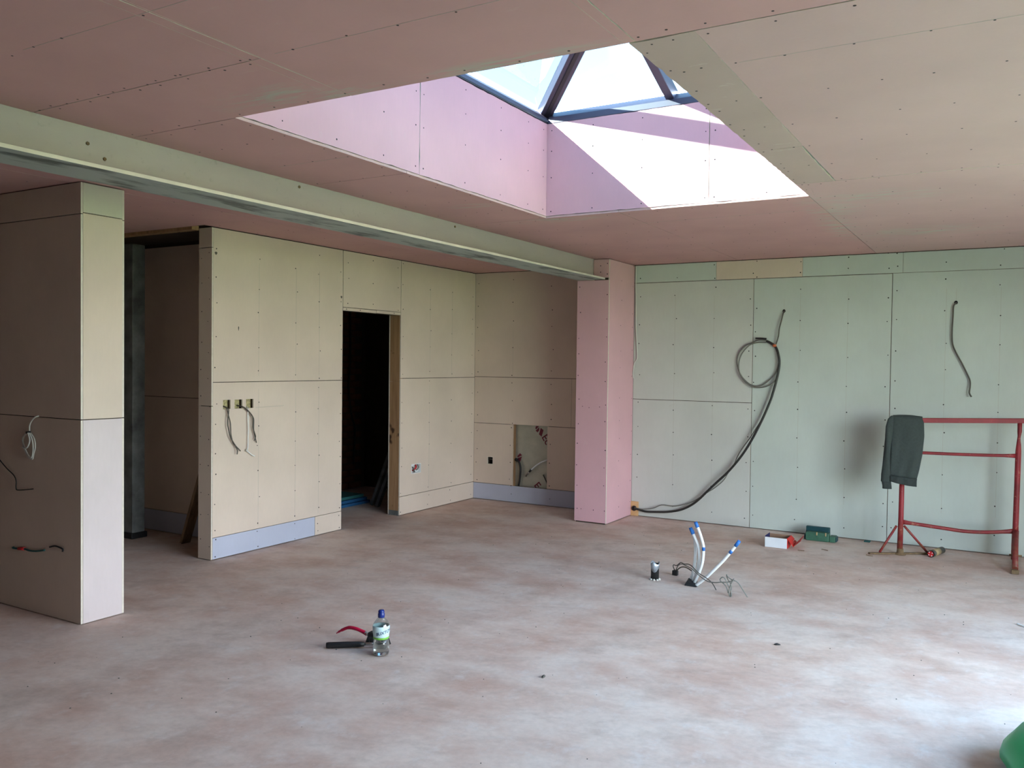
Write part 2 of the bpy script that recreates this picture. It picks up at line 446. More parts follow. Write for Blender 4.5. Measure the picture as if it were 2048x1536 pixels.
# ---- ceiling: roof build-up around the skylight, then the boards
mb = MB(); zt0, zt1 = H+T, 3.15
e = .016
for a in ((EX0-.3, SX0-e, EY0-.3, YB+.4), (SX1+e, EX1+.3, EY0-.3, YB+.4), (SX0-e, SX1+e, EY0-.3, SY0-e), (SX0-e, SX1+e, SY1+e, YB+.4)):
    mb.box(a[0], a[1], a[2], a[3], zt0, zt1)
ceil = mb.build('ceiling', 'core'); tag(ceil, kind='structure')
XW = -3.488       # beam web centre
XR, XL = XW+.013, XW-.013
CB = [((XR, -2.172), (-.35, 2.038), 0), ((XR, -2.172), (2.038, 2.488), 0), ((-2.172, -1.03), (-.35, 2.49), 0), ((-1.03, .2), (-.35, 2.49), 0),
      ((.2, WX), (-.35, 2.49), 0), ((XR, -1.0), (EY0, -.35), 0), ((-1.0, WX), (EY0, -.35), 0),
      ((XR, SX0), (2.488, 3.645), 1), ((XR, SX0), (3.645, SY1), 1),
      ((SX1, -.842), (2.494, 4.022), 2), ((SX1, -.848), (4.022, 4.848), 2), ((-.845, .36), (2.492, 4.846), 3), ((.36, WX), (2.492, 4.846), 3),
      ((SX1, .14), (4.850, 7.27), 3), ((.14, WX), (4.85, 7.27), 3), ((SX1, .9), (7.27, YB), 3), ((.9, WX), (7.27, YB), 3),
      ((XR, -2.26), (SY1, YB), 1), ((-2.26, SX1), (SY1, YB), 1)]
for u, v, k in CB:
    board(ceil, '-z', H, u, v, ('ceil', 'ceil', 'strip', 'ceil_lit')[k], rough=.0022 if k in (1, 2) else .0008, edge='ceil_lit' if k == 1 else 'gypsum')
KB = [((-4.66, XL), (-.6, 1.8)), ((-4.66, XL), (1.8, 4.2)), ((-4.66, XL), (4.2, 6.6)), ((-4.66, XL), (6.6, YB)),
      ((-5.86, -4.66), (EY0, 2.0)), ((-5.86, -4.66), (2.0, 4.352)), ((EX0, -5.86), (EY0, 2.0)), ((EX0, -5.86), (2.0, 4.352)), ((-4.66, XL), (EY0, -.6)),
      ((-5.215, -4.66), (4.352, 6.4)), ((-5.215, -4.66), (6.4, YB))]
for u, v in KB: board(ceil, '-z', H, u, v, 'ceil')
board(ceil, '-z', H+.13, (EX0, -5.36), (4.42, YB), 'ivory')      # rear rooms have a higher, dark lid
rows = [1.22, 1.612, 2.03, 2.455, 2.53, 2.82, 3.218, 3.63, 4.02, 4.43, 4.815, 4.88, 5.29, 5.69, 6.09, 6.49, 6.89, 7.29, 7.69, 8.03]
sp = []
for y in rows:
    for (a, b, st) in ((XR+.06, SX0-.04, .16), (SX0+.05, SX1-.02, .19), (SX1+.05, -.86, .085), (-.81, WX-.05, .19), (EX0+.2, XL-.05, .3)):
        if SY0-.02 < y < SY1+.03 and a > SX0-.1 and b < SX1+.1: continue
        if a < -5 and y > 4.3: a = -5.15
        x = a
        while x < b:
            if random.random() < .93: sp.append((x+random.gauss(0, .012), y+random.gauss(0, .006)))
            x += st*random.uniform(.85, 1.2)
for x in (SX0-.03, SX1+.03):
    y = SY0+.1
    while y < SY1: sp.append((x+random.gauss(0, .006), y)); y += random.uniform(.13, .3)
for y in (2.02, 2.062): 
    for k in range(8): sp.append((-3.3+k*.15+random.gauss(0, .02), y))
screws(ceil, '-z', H, sp, .0042)
marks(ceil, '-z', H, [(-2.212, .2, -2.23, 2.48), (-2.150, .2, -2.17, 2.48), (-1.085, .8, -1.07, 2.48), (-1.0, 5.0, -1.02, 5.2)], .0035, 'tape', 'tape_edges')
marks(ceil, '-z', H, [(-2.1, 2.03, .8, 2.025), (-.8, 2.82, 2, 2.81), (-2.3, 5.69, -1.1, 5.68), (-3.3, 3.22, -2.82, 3.22), (-2.8, 1.612, 1, 1.61)], .0014)

# ---- skylight shaft boards
up = MB()
for a in ((SX0-.07, SX0-T-.001, SY0-.07, SY1+.07), (SX1+T+.001, SX1+.07, SY0-.07, SY1+.07), (SX0-T, SX1+T, SY0-.07, SY0-T-.001), (SX0-T, SX1+T, SY1+T+.001, SY1+.07)):
    up.box(a[0], a[1], a[2], a[3], zt1+.0005, SZ-.004)
ups = up.build('wall_skylight', 'stud'); tag(ups, kind='structure')
zb = H+T
board(ups, '+x', SX0, (SY0, 3.756), (zb, SZ), 'pink', rough=.002); board(ups, '+x', SX0, (3.756, SY1), (zb, SZ), 'pink', rough=.002)
board(ups, '-x', SX1, (SY0, 3.7), (zb, SZ), 'pink'); board(ups, '-x', SX1, (3.7, SY1), (zb, SZ), 'pink')
board(ups, '-y', SY1, (SX0-T, -1.655), (zb, SZ), 'pink', rough=.002); board(ups, '-y', SY1, (-1.655, SX1+T), (zb, SZ), 'pink')
board(ups, '+y', SY0, (SX0-T, -1.9), (zb, SZ), 'pink'); board(ups, '+y', SY0, (-1.9, SX1+T), (zb, SZ), 'pink')
screws(ups, '+x', SX0, [(y, z) for y in (2.75, 3.1, 3.45, 3.72, 3.79, 4.2, 4.6, 4.95, 5.16) for z in (2.58, 2.80, 2.98, 3.12)], .004)
screws(ups, '-y', SY1, [(x, z) for x in (-2.76, -2.45, -2.1, -1.68, -1.62, -1.3) for z in (2.57, 2.80, 2.98, 3.12)], .004)

# ---- rooflight lantern
w1 = empty('window_1', (-1.925, 3.855, SZ)); tag(w1, kind='structure')
KZ0, KZ1 = SZ, SZ+.095
ox0, ox1, oy0, oy1 = SX0-.09, SX1+.09, SY0-.09, SY1+.09
kw = .085
def kerb(a, b, inward):
    """kerb length from a to b (plan), vertical lip then a face sloping outwards"""
    a, b, n_ = Vector((*a, 0)), Vector((*b, 0)), Vector((*inward, 0))
    prof = [(.0, KZ0), (-.012, KZ0+.045), (-.075, KZ1), (-.17, KZ1), (-.17, KZ0)]
    k = len(prof)
    vv = [p_+n_*d_+Vector((0, 0, z_)) for p_ in (a, b) for d_, z_ in prof]
    MB().add(vv, [(i, (i+1) % k, k+(i+1) % k, k+i) for i in range(k)]+[list(range(k)), list(range(k, 2*k))]).build('kerb', 'frame', w1, .003)
kerb((SX0, SY0-.17), (SX0, SY1+.17), (1, 0)); kerb((SX1, SY0-.17), (SX1, SY1+.17), (-1, 0))
kerb((SX0, SY1), (SX1, SY1), (0, -1)); kerb((SX0, SY0), (SX1, SY0), (0, 1))
MB().box(SX0-.002, SX0+.004, SY0, SY1, KZ0+.001, KZ0+.012).build('gasket', 'frameblk', w1)
RX, RY0, RY1, RZ = (SX0+SX1)/2, SY0+.92, SY1-.92, 3.62
C4 = {'fl': Vector((ox0, oy1, KZ1)), 'fr': Vector((ox1, oy1, KZ1)), 'nl': Vector((ox0, oy0, KZ1)), 'nr': Vector((ox1, oy0, KZ1))}
A0, A1 = Vector((RX, RY0, RZ)), Vector((RX, RY1, RZ))
def beam(name, a, b, w, h, mat='frame', parent=w1, down=.5):
    a, b = Vector(a), Vector(b); d = (b-a); L = d.length; x = d.normalized(); y = Vector((0, 0, 1)).cross(x).normalized(); z = x.cross(y)
    M4 = Matrix((x, y, z)).transposed().to_4x4(); M4.translation = a
    return MB().box(0, L, -w/2, w/2, -h*down, h*(1-down), 0, M4).build(name, mat, parent, .004)
for n, c, A in (('fl', C4['fl'], A1), ('fr', C4['fr'], A1), ('nl', C4['nl'], A0), ('nr', C4['nr'], A0)):
    hp = beam('hip_rafter', c+Vector((0, 0, -.02)), A, .088, .085)
    beam('gasket_strip', c+Vector((0, 0, -.063)), A+Vector((0, 0, -.045)), .03, .012, 'frameblk', hp)
beam('ridge', A0, A1, .06, .10)
beam('rafter', (RX, oy1-.01, KZ1-.02), A1, .055, .09); beam('rafter', (RX, oy0+.01, KZ1-.02), A0, .055, .09)
def pane(pts, th=.018, parent=w1, mat='solar'):
    P = [Vector(p) for p in pts]; n = (P[1]-P[0]).cross(P[2]-P[0]).normalized()
    if n.z < 0: n = -n
    k = len(P)
    MB().add(P, [list(range(k))], 0).build('pane', mat, parent)
up_ = Vector((0, 0, .02))
q = Vector((RX, oy1, KZ1)); pane([C4['fl']+up_, q+up_, A1+up_]); pane([q+up_, C4['fr']+up_, A1+up_])
q = Vector((RX, oy0, KZ1)); pane([C4['nl']+up_, q+up_, A0+up_]); pane([q+up_, C4['nr']+up_, A0+up_])
pane([C4['nl']+up_, C4['fl']+up_, A1+up_, A0+up_]); pane([C4['nr']+up_, C4['fr']+up_, A1+up_, A0+up_])

# ---- wall A, the left hand stud wall with the door opening
DY0, DY1, DZ = 5.880, 6.728, 1.982
XB = -5.36
mb = MB(); c0, c1 = XB+T, XA-T
mb.box(c0, c1, YA+T, DY0-.002, .004, 1.14); mb.box(c0, c1, YA+T, 4.525, 1.14, 1.225); mb.box(c0, c1, 4.842, DY0-.002, 1.14, 1.225)
mb.box(c0, c1, 4.61, 4.64, 1.14, 1.225); mb.box(c0, c1, 4.725, 4.755, 1.14, 1.225)
mb.box(c0, c1, YA+T, DY0-.002, 1.225, H-.004); mb.box(c0, c1, DY0-.002, DY1+.004, DZ+.004, H-.004)
mb.box(c0, c1, 6.775, YB+.1, .004, .39); mb.box(c0, c1, 6.775, 6.91, .39, .50); mb.box(c0, c1, 7.085, YB+.1, .39, .50); mb.box(c0, c1, 6.775, YB+.1, .50, H-.004)
wa = mb.build('wall_left', 'core'); tag(wa, kind='structure')
SH = [(4.532, 4.605, 1.147, 1.218), (4.645, 4.722, 1.147, 1.217), (4.760, 4.836, 1.146, 1.218)]
zt = H-.005
board(wa, '+x', XA, (YA+T, DY0), (1.356, zt), 'ivory')
board(wa, '+x', XA, (YA+T, DY0), (.172, 1.353), 'ivory', holes=SH)
board(wa, '+x', XA, (YA+T, 5.540), (.006, .170), 'lilac'); board(wa, '+x', XA, (5.543, DY0), (.006, .170), 'ivory')
board(wa, '+x', XA, (DY0+.004, DY1-.004), (2.014, zt), 'ivory'); board(wa, '+x', XA, (DY0+.004, 6.35), (DZ, 2.011), 'ivory'); board(wa, '+x', XA, (6.352, DY1-.004), (DZ+.002, 2.012), 'ivory')
board(wa, '+x', XA, (DY1, YB), (1.364, zt), 'ivory')
board(wa, '+x', XA, (DY1, YB), (.19, 1.361), 'ivory', holes=[(6.925, 7.072, .402, .488)])
board(wa, '+x', XA, (DY1, YB), (.006, .187), 'ivory')
board(wa, '-y', YA, (XB, XA), (2.372, zt), 'ivory'); board(wa, '-y', YA, (XB, XA), (1.175, 2.369), 'ivory'); board(wa, '-y', YA, (XB, XA), (.006, 1.172), 'ivory')
board(wa, '-x', XB, (YA+T, DY0), (.006, zt), 'ivory'); board(wa, '-x', XB, (DY1, YB), (.006, zt), 'ivory')
st = MB().box(c0, c1, DY1+.001, 6.772, .05, 1.33).box(c0, c1, DY1+.001, 6.772, 1.332, DZ+.003).build('door_stud', 'stud', wa)
MB().box(c0, c1, DY1+.001, 6.772, 0.0, .05).build('sole_plate', 'galv', wa)
cols = [4.462, 4.89, 5.30, 5.58, 5.855]
dskip = [(DY0-.02, DY1+.02, 0, DZ+.02)]+[(h[0]-.03, h[1]+.03, h[2]-.02, h[3]+.02) for h in SH]
pts = col_rows(cols, .03, .16, .1)+col_rows(cols, .20, 1.33, .225, skip=dskip)+col_rows(cols, 1.38, 2.5, .225)
cols2 = [6.755, 7.22, 7.62, 8.02]
pts += col_rows(cols2, .03, .16, .1)+col_rows(cols2, .22, 1.34, .225)+col_rows(cols2, 1.385, 2.5, .225)+col_rows([5.95, 6.3, 6.68], 2.04, 2.5, .2)
pts += [(5.93, 1.997), (6.12, 1.997), (6.62, 1.998)]
screws(wa, '+x', XA, pts)
screws(wa, '-y', YA, col_rows([XB+.03, XA-.03], .1, 2.5, .2), .004)
marks(wa, '+x', XA, [(c, .2, c, 1.3) for c in (4.89, 5.30, 5.58, 7.22)]+[(c, 1.4, c, 2.3) for c in (4.89, 5.30, 5.58, 7.22, 7.62)]+[(4.61, 1.145, 4.645, 1.146), (4.86, 1.147, 5.165, 1.153), (4.86, 1.1475, 5.165, 1.1535)])
# little knocks and stains on the paper
mb = MB()
for (y, z, a, b) in ((4.681, 1.771, .005, .018), (5.86, 2.10, .01, .012), (4.46, 2.33, .012, .012)):
    mb.add([(XA+.0006, y+a*math.cos(k)*(1+.3*math.sin(3*k)), z+b*math.sin(k)) for k in [i*.628 for i in range(10)]], [list(range(10))])
tag(mb.build('scuff_marks', 'greyd', wa), kind='stuff')
# mineral wool behind the cut-outs
for h in SH: MB().box(XA-.055, XA-.038, h[0]-.005, h[1]+.005, h[2]-.006, h[3]+.006).build('insulation', 'wool', wa)
# socket box in the right half
sb = MB()
sb.box(XA-.045, XA-.041, 6.92, 7.077, .397, .493)
for a in ((6.92, 6.926, .397, .493), (7.071, 7.077, .397, .493), (6.926, 7.071, .397, .403), (6.926, 7.071, .487, .493)): sb.box(XA-.041, XA+.0015, a[0], a[1], a[2], a[3])
sb = sb.build('back_box', 'white', wa)
for pts_, m_, r_ in (([(XA-.04, 6.95, .475), (XA-.01, 6.965, .45), (XA-.012, 6.98, .425), (XA-.02, 7.0, .41)], 'greyd', .007), ([(XA-.04, 6.99, .42), (XA-.008, 7.005, .45), (XA-.03, 7.03, .475)], 'redplastic', .009),
                     ([(XA-.03, 7.04, .42), (XA-.01, 7.055, .45), (XA-.03, 7.06, .48)], 'grey', .006)):
    cable('wire', pts_, r_, m_, sb)

# ---- stub wall on the far left
mb = MB(); mb.box(EX0, XS-T, YS0+T, YS1-T, .004, H-.004)
ws = mb.build('wall_partition', 'core'); tag(ws, kind='structure')
for (z0, z1, mt) in ((2.352, zt, 'sage'), (1.176, 2.349, 'ivory'), (.004, 1.173, 'pale')):
    board(ws, '+x', XS, (YS0+T, YS1-T), (z0, z1), mt)
for (z0, z1) in ((2.345, zt), (1.176, 2.342), (.004, 1.173)):
    board(ws, '-y', YS0, (-6.05, XS), (z0, z1), 'ivory'); board(ws, '-y', YS0, (EX0, -6.05), (z0, z1), 'ivory')
    board(ws, '+y', YS1, (-6.05, XS), (z0, z1), 'ivory'); board(ws, '+y', YS1, (EX0, -6.05), (z0, z1), 'ivory')

# ---- rear wall, kitchen recess and cable wall
OX0, OX1, OZ0, OZ1 = -4.706, -4.282, .184, .852
mb = MB(); y0, y1 = YB+T, YB+.30
mb.box(EX0-.3, -5.22, y0, y1, .004, zt1-.5); mb.box(XP0-.1, WX+.3, y0, y1, .004, H+.01); mb.box(-5.22, XP0-.1, y0, y1, OZ1+.03, H+.01)
mb.box(-5.22, OX0-.045, y0+.07, y1, .004, OZ1+.03); mb.box(-5.22, OX0-.045, y0, y0+.07, .004, .39); mb.box(-5.22, OX0-.045, y0, y0+.07, .49, OZ1+.03)
mb.box(-5.22, -5.04, y0, y0+.07, .39, .49); mb.box(-4.955, OX0-.045, y0, y0+.07, .39, .49)
mb.box(OX1+.01, XP0-.1, y0, y1, .004, OZ1+.03); mb.box(OX0-.045, OX1+.01, y0+.12, y1, .004, OZ1+.03); mb.box(OX0-.045, OX1+.01, y0, y0+.12, .004, .178)
wr = mb.build('wall_rear', 'core'); tag(wr, kind='structure')
for (z0, z1) in ((1.372, zt), ): board(wr, '-y', YB, (XA, XP0), (z0, z1), 'ivory')
board(wr, '-y', YB, (XA, -4.0), (.856, 1.369), 'ivory'); board(wr, '-y', YB, (-4.0, XP0), (.856, 1.369), 'ivory')
board(wr, '-y', YB, (XA, OX0), (.186, .853), 'ivory', holes=[(-5.031, -4.964, .404, .480)])
board(wr, '-y', YB, (OX1, XP0), (.186, .853), 'ivory')
board(wr, '-y', YB, (XA, XP0), (.006, .183), 'lilac')
HOLES = [(-1.834, 2.038), (-.427, 2.081)]
for (a, b, mt) in ((XP, -2.475, 'green'), (-2.475, -1.676, 'ivory'), (-1.676, -.84, 'green'), (-.84, .6, 'green'), (.6, WX, 'green')):
    board(wr, '-y', YB, (a, b), (2.347, zt), mt)
board(wr, '-y', YB, (XP, -2.116), (1.182, 2.344), 'greyb'); board(wr, '-y', YB, (XP, -2.116), (.006, 1.179), 'greyb')
board(wr, '-y', YB, (-2.113, -.922), (.006, 2.344), 'green'); board(wr, '-y', YB, (-.919, .28), (.006, 2.346), 'green')
board(wr, '-y', YB, (.283, WX), (.006, 2.344), 'green')
cols = [-3.25, -2.88, -2.49, -2.145, -2.085, -1.69, -1.28, -.955, -.885, -.50, -.10, .25, .31, .7, 1.1]
pts = col_rows(cols, .08, 2.30, .265)+col_rows(cols, 2.365, 2.52, .11)
pts += col_rows([-5.17, -4.72, -4.24, -3.9], 1.39, 2.5, .25)+col_rows([-5.17, -4.74, -4.25], .2, .84, .2)+col_rows([-5.17, -4.72, -4.24], .9, 1.35, .21)+col_rows([-4.72, -4.24], .04, .17, .09)
screws(wr, '-y', YB, pts, .0052)
marks(wr, '-y', YB, [(c, .3, c, 2.2) for c in (-2.88, -2.49, -1.69, -1.28, -.5, -.1)]+[(-1.834, 2.05, -1.834, 2.15), (-4.72, 1.4, -4.72, 1.9), (-.427, 2.1, -.425, 2.2), (-2.93, 1.12, -2.86, 1.15)])
# holes for the cables, cut-out box
for (x, z) in HOLES:
    a = MB(); a.add([(x+.014*math.cos(k*.5236), YB-.0008, z+.016*math.sin(k*.5236)) for k in range(12)], [list(range(12))]); a.build('cable_hole', 'hole', wr)
MB().box(-5.031, -4.964, YB+.05, YB+.054, .404, .480).build('back_box', 'hole', wr)
bb = MB().box(-5.02, -4.975, YB+.02, YB+.045, .45, .458).build('bracket', 'greyd', wr)
mb = MB()
for a in ((-5.036, -5.031, .399, .485), (-4.964, -4.960, .399, .485), (-5.031, -4.964, .480, .485), (-5.031, -4.964, .399, .404)): mb.box(a[0], a[1], YB-.0008, YB, a[2], a[3])
mb.build('cutout_rim', 'gypsum', wr)
# access opening: foil faced insulation, stud, print
MB().box(OX0-.044, OX0+.006, YB+T, YB+.055, .18, OZ1+.02).build('opening_stud', 'stud', wr)
fo = MB().box(OX0-.04, OX1+.008, YB+.058, YB+.128, .179, OZ1+.025).build('insulation_board', 'foil', wr); fo['label'] = 'foil-faced insulation board with maroon print'
fy = YB+.0572
def poly(name, pts, mat, parent, off=0): 
    return MB().add([(x, fy-off, z) for x, z in pts]+[(x, fy+.001, z) for x, z in pts], [list(range(len(pts)))]+[(i, (i+1) % len(pts), len(pts)+(i+1) % len(pts), len(pts)+i) for i in range(len(pts))]).build(name, mat, parent)
for pm in ([(-4.452, .848), (-4.415, .847), (-4.452, .810), (-4.461, .823)], [(-4.414, .838), (-4.411, .806), (-4.431, .780), (-4.457, .797)], [(-4.394, .830), (-4.360, .808), (-4.382, .736), (-4.415, .760)],
           [(-4.679, .508), (-4.648, .541), (-4.621, .518), (-4.678, .491)], [(-4.677, .483), (-4.622, .507), (-4.645, .446), (-4.677, .460)]):
    poly('printed_mark', pm, 'maroon', fo)
def text_mesh(txt, size, extr=.0006):
    cu = bpy.data.curves.new('lettering', 'FONT'); cu.body = txt; cu.size = size; cu.extrude = extr; cu.align_x = 'CENTER'; cu.align_y = 'CENTER'; cu.offset = size*.012
    o = bpy.data.objects.new('lettering_tmp', cu); COL.objects.link(o)
    dg = bpy.context.evaluated_depsgraph_get(); me = bpy.data.meshes.new_from_object(o.evaluated_get(dg))
    bpy.data.objects.remove(o); bpy.data.curves.remove(cu)
    return me
def place_text(txt, size, x, z, ang, parent, mat='maroon'):
    me = text_mesh(txt, size); me.materials.clear(); me.materials.append(M[mat])
    R = Matrix.Translation((x, fy-.0004, z)) @ Matrix.Rotation(-ang, 4, 'Y') @ Matrix.Rotation(math.pi/2, 4, 'X')
    me.transform(R); return link('lettering', me, parent)
place_text('Ec', .112, -4.326, .708, math.radians(-56), fo)
place_text('E', .112, -4.427, .203, math.radians(-50), fo)

# ---- rooms behind: hall wall, brick wall, end walls
hw = MB().box(EX0, XB-.02, 4.942+T, 5.04, 0, H+.12).build('wall_hall', 'core'); tag(hw, kind='structure')
board(hw, '-y', 4.942, (EX0, XB-.02), (1.195, 2.505), 'ivory'); board(hw, '-y', 4.942, (EX0, XB-.02), (.19, 1.192), 'ivory'); board(hw, '-y', 4.942, (EX0, XB-.02), (.004, .187), 'lilac')
li = MB().box(EX0, XB+.0, 4.356, 4.42, 2.505, 2.65).build('trim_1', 'stud'); tag(li, kind='structure')
bw = MB().box(EX0, -6.80, 5.05, YB+.01, 0, H+.1).build('wall_utility', 'mortar'); tag(bw, kind='structure')
bme = None
for r_ in range(33):
    for k in range(4):
        yy = 7.10+k*.225+(.1125 if r_ % 2 else 0)
        if yy+.215 > YB-.01: continue
        if bme is None:
            o = MB().box(0, .018, 0, .215, 0, .065).build('brick', 'brick', bw); bme = o.data
        else: o = link('brick', bme, bw)
        o.location = (-6.80+random.uniform(-.002, .003), yy, .012+r_*.0755); o.matrix_parent_inverse.identity()
tag(MB().box(EX0-.3, EX0, EY0, YB+.3, 0, zt1-.5).build('wall_far_left', 'mortar'), kind='structure')  # unseen side wall, kept dark to hold back fill light
tag(MB().box(EX0, WX+.3, EY0-.3, EY0, 0, H).build('wall_front', 'mortar'), kind='structure')  # unseen wall behind the camera, set back and darkened to cut bounce

# ---- right hand wall with glazed doors
mb = MB(); mb.box(WX, WX+.3, EY0-.3, WY0, 0, H); mb.box(WX, WX+.3, WY1, YB+.3, 0, H); mb.box(WX, WX+.3, WY0, WY1, WZ, H)
wrt = mb.build('wall_right', 'wallplain'); tag(wrt, kind='structure')
w2 = empty('window_2', (WX+.15, (WY0+WY1)/2, 0)); tag(w2, kind='structure')
n = 4; wd = (WY1-WY0)/n
for k in range(n):
    a, b = WY0+k*wd, WY0+(k+1)*wd; fx0, fx1 = WX+.12, WX+.18
    f = MB().box(fx0, fx1, a, a+.05, .02, WZ-.01).box(fx0, fx1, b-.05, b, .02, WZ-.01).box(fx0, fx1, a+.05, b-.05, .02, .09).box(fx0, fx1, a+.05, b-.05, WZ-.07, WZ-.01).build('window_frame', 'frame', w2)
    MB().box(WX+.147, WX+.153, a+.05, b-.05, .09, WZ-.07).build('pane', 'clear', w2)

# ---- boxed column and the steel beam
cl = MB().box(XP0+T, XP-T-.001, YP+T, YB-.002, 0, 2.30).build('boxed_column', 'core')
tag(cl, 'pink plasterboard boxed column carrying the end of the steel beam', 'column')
board(cl, '-y', YP, (XP0, XP), (.012, 2.326), 'pink'); board(cl, '-y', YP, (XW+.014, XP), (2.347, zt), 'pink')
board(cl, '+x', XP, (YP+T, YB-.002), (.006, zt), 'pink'); board(cl, '-x', XP0, (YP+T, YB-.002), (.006, 2.326), 'pink')
MB().box(XW+.02, XP-T-.001, YP+T, YB-.002, 2.30, zt).build('packing', 'core', cl)
screws(cl, '-y', YP, col_rows([XP0+.025, XP-.02], .1, 2.3, .21)+[(-3.57, .13), (-3.44, .13), (-3.57, 1.12), (-3.50, 1.11), (-3.39, 1.12), (-3.40, 2.4), (-3.40, 2.46), (-3.33, 2.38), (-3.33, 2.48)], .0048)
screws(cl, '+x', XP, col_rows([7.74, 8.04], .1, 2.5, .22), .0042)
bm_ = empty('steel_beam', (XW, 3.2, 2.33)); tag(bm_, 'grey steel I-beam spanning the ceiling and resting on the pink column', 'beam')
FZ = 2.330
web = MB().box(XW-.011, XW+.011, EY0, YP+.25, FZ+.016, H+.03).build('web', 'steel', bm_)
# rolled fillet between web and flange
mb = MB()
for sgn in (1, -1):
    prof = [(XW+sgn*(.011+.026*(1-math.sin(a))), FZ+.014+.026*(1-math.cos(a))) for a in [i*math.pi/12 for i in range(7)]]
    k = len(prof)
    mb.add([(x, EY0, z) for x, z in prof]+[(x, YP-.001, z) for x, z in prof], [(i, i+1, k+i+1, k+i) for i in range(k-1)], 0, True)
mb.build('fillet', 'steel', bm_)
fg = MB()
fx0, fx1 = -3.632, -3.352
vv = [(x, y, z) for y in (EY0, YP-.001) for (x, z) in ((fx0, FZ), (fx1, FZ), (fx1, FZ+.016), (fx0, FZ+.016))]
fg.add(vv, [(0, 1, 5, 4)], 1); fg.add(vv, [(1, 2, 6, 5), (3, 0, 4, 7)], 2); fg.add(vv, [(2, 3, 7, 6), (0, 3, 2, 1), (4, 5, 6, 7)], 0)
fg.build('bottom_flange', ['steel', 'under', 'flange_edge'], bm_)
for (y, z) in ((2.28, 2.455), (2.36, 2.405), (3.55, 2.50), (5.1, 2.50)):
    MB().tube([(XW+.010, y, z), (XW+.0165, y, z)], .008, 6).build('bolt', 'rust', bm_)

# ------------------------------------------------------------------ builder's trestle
def lerp(a, b, t): return tuple(a[i]+(b[i]-a[i])*t for i in range(3))
TL, TR = (-.765, 7.63, 0), (.050, 7.80, 0)
tr = empty('trestle', (-.36, 7.7, 0)); tag(tr, 'worn red tubular steel trestle standing against the rear wall', 'trestle')
dv = (Vector(TR)-Vector(TL)).normalized()
P0 = Vector(TL)+Vector((0, 0, 1.098))-dv*.10; P1 = Vector(TR)+Vector((0, 0, 1.128))+dv*.12
beam('top_rail', P0, P1, .038, .038, 'red', tr)
rl = MB(); pts_ = [Vector(TR)+Vector((dx, 0, z)) for z, dx in ((1.118, .004), (1.04, .004), (1.005, .002), (.985, 0), (.94, 0), (.88, -.001), (.3, -.006), (.235, -.006))]
rl.tube(pts_, [.016, .016, .011, .011, .016, .0205, .021, .0225], 14); rl.build('upright', 'red', tr)
MB().tube([Vector(TR)+Vector((-.006, 0, .26)), Vector(TR)+Vector((-.008, -.01, .03))], .0245, 14).build('leg_sleeve', 'red', tr)
MB().tube([Vector(TL)+Vector((.003, 0, 1.08)), Vector(TL)+Vector((0, 0, .30)), Vector(TL)+Vector((-.003, 0, .02))], [.0185, .0205, .0225], 14).build('upright', 'red', tr)
def flat_rail(name, pts, r):
    P = spline(pts, 6); n_ = len(P); mb = MB(); mb.tube(P, r, 12)
    for i in range(n_):                       # squash the tube ends like the welded originals
        e_ = min(i, n_-1-i)/max(1, n_*.10); q_ = max(0., 1-e_)
        for k in range(12):
            v = Vector(mb.v[i*12+k]); d_ = v-P[i]
            mb.v[i*12+k] = tuple(P[i]+Vector((d_.x, d_.y*(1-.6*q_), d_.z*(1+.45*q_))))
    return mb.build(name, 'red', tr)
flat_rail('middle_rail', [(-.757, 7.632, .842), (-.62, 7.66, .842), (-.3, 7.725, .842), (.035, 7.795, .848)], .0125)
flat_rail('lower_rail', [(-.75, 7.635, .268), (-.60, 7.665, .254), (-.44, 7.70, .238), (-.30, 7.73, .226), (-.14, 7.76, .232), (.028, 7.795, .252)], .0145)
LF0, LF1 = Vector((-.985, 7.50, .008)), Vector((-.565, 7.77, .008))
beam('foot_bar', LF0, LF1, .035, .012, 'rust', tr)
MB().tube([(-.91, 7.545, .018), (-.795, 7.622, .235)], .0095, 10).build('brace', 'red', tr)
MB().tube([(-.575, 7.762, .018), (-.74, 7.645, .235)], .0095, 10).build('brace', 'red', tr)
MB().lathe([(0, .002), (.045, .002), (.045, .010), (.028, .016), (.024, .05), (0, .05)], (TL[0], TL[1], 0), 16).build('foot_collar', 'rust', tr)
beam('foot_bar', (.045, 7.385, .016), (.052, 7.98, .016), .034, .03, 'rust', tr)
MB().box(.022, .072, 7.372, 7.402, .001, .03).build('foot_end', 'rust', tr, .003)
MB().tube([(.005, 7.60, .10), (.090, 7.60, .10)], .007, 8).build('pin', 'rust', tr)
MB().tube([(.047, 7.415, .035), (.044, 7.785, .25)], .0205, 14).build('brace', 'red', tr)

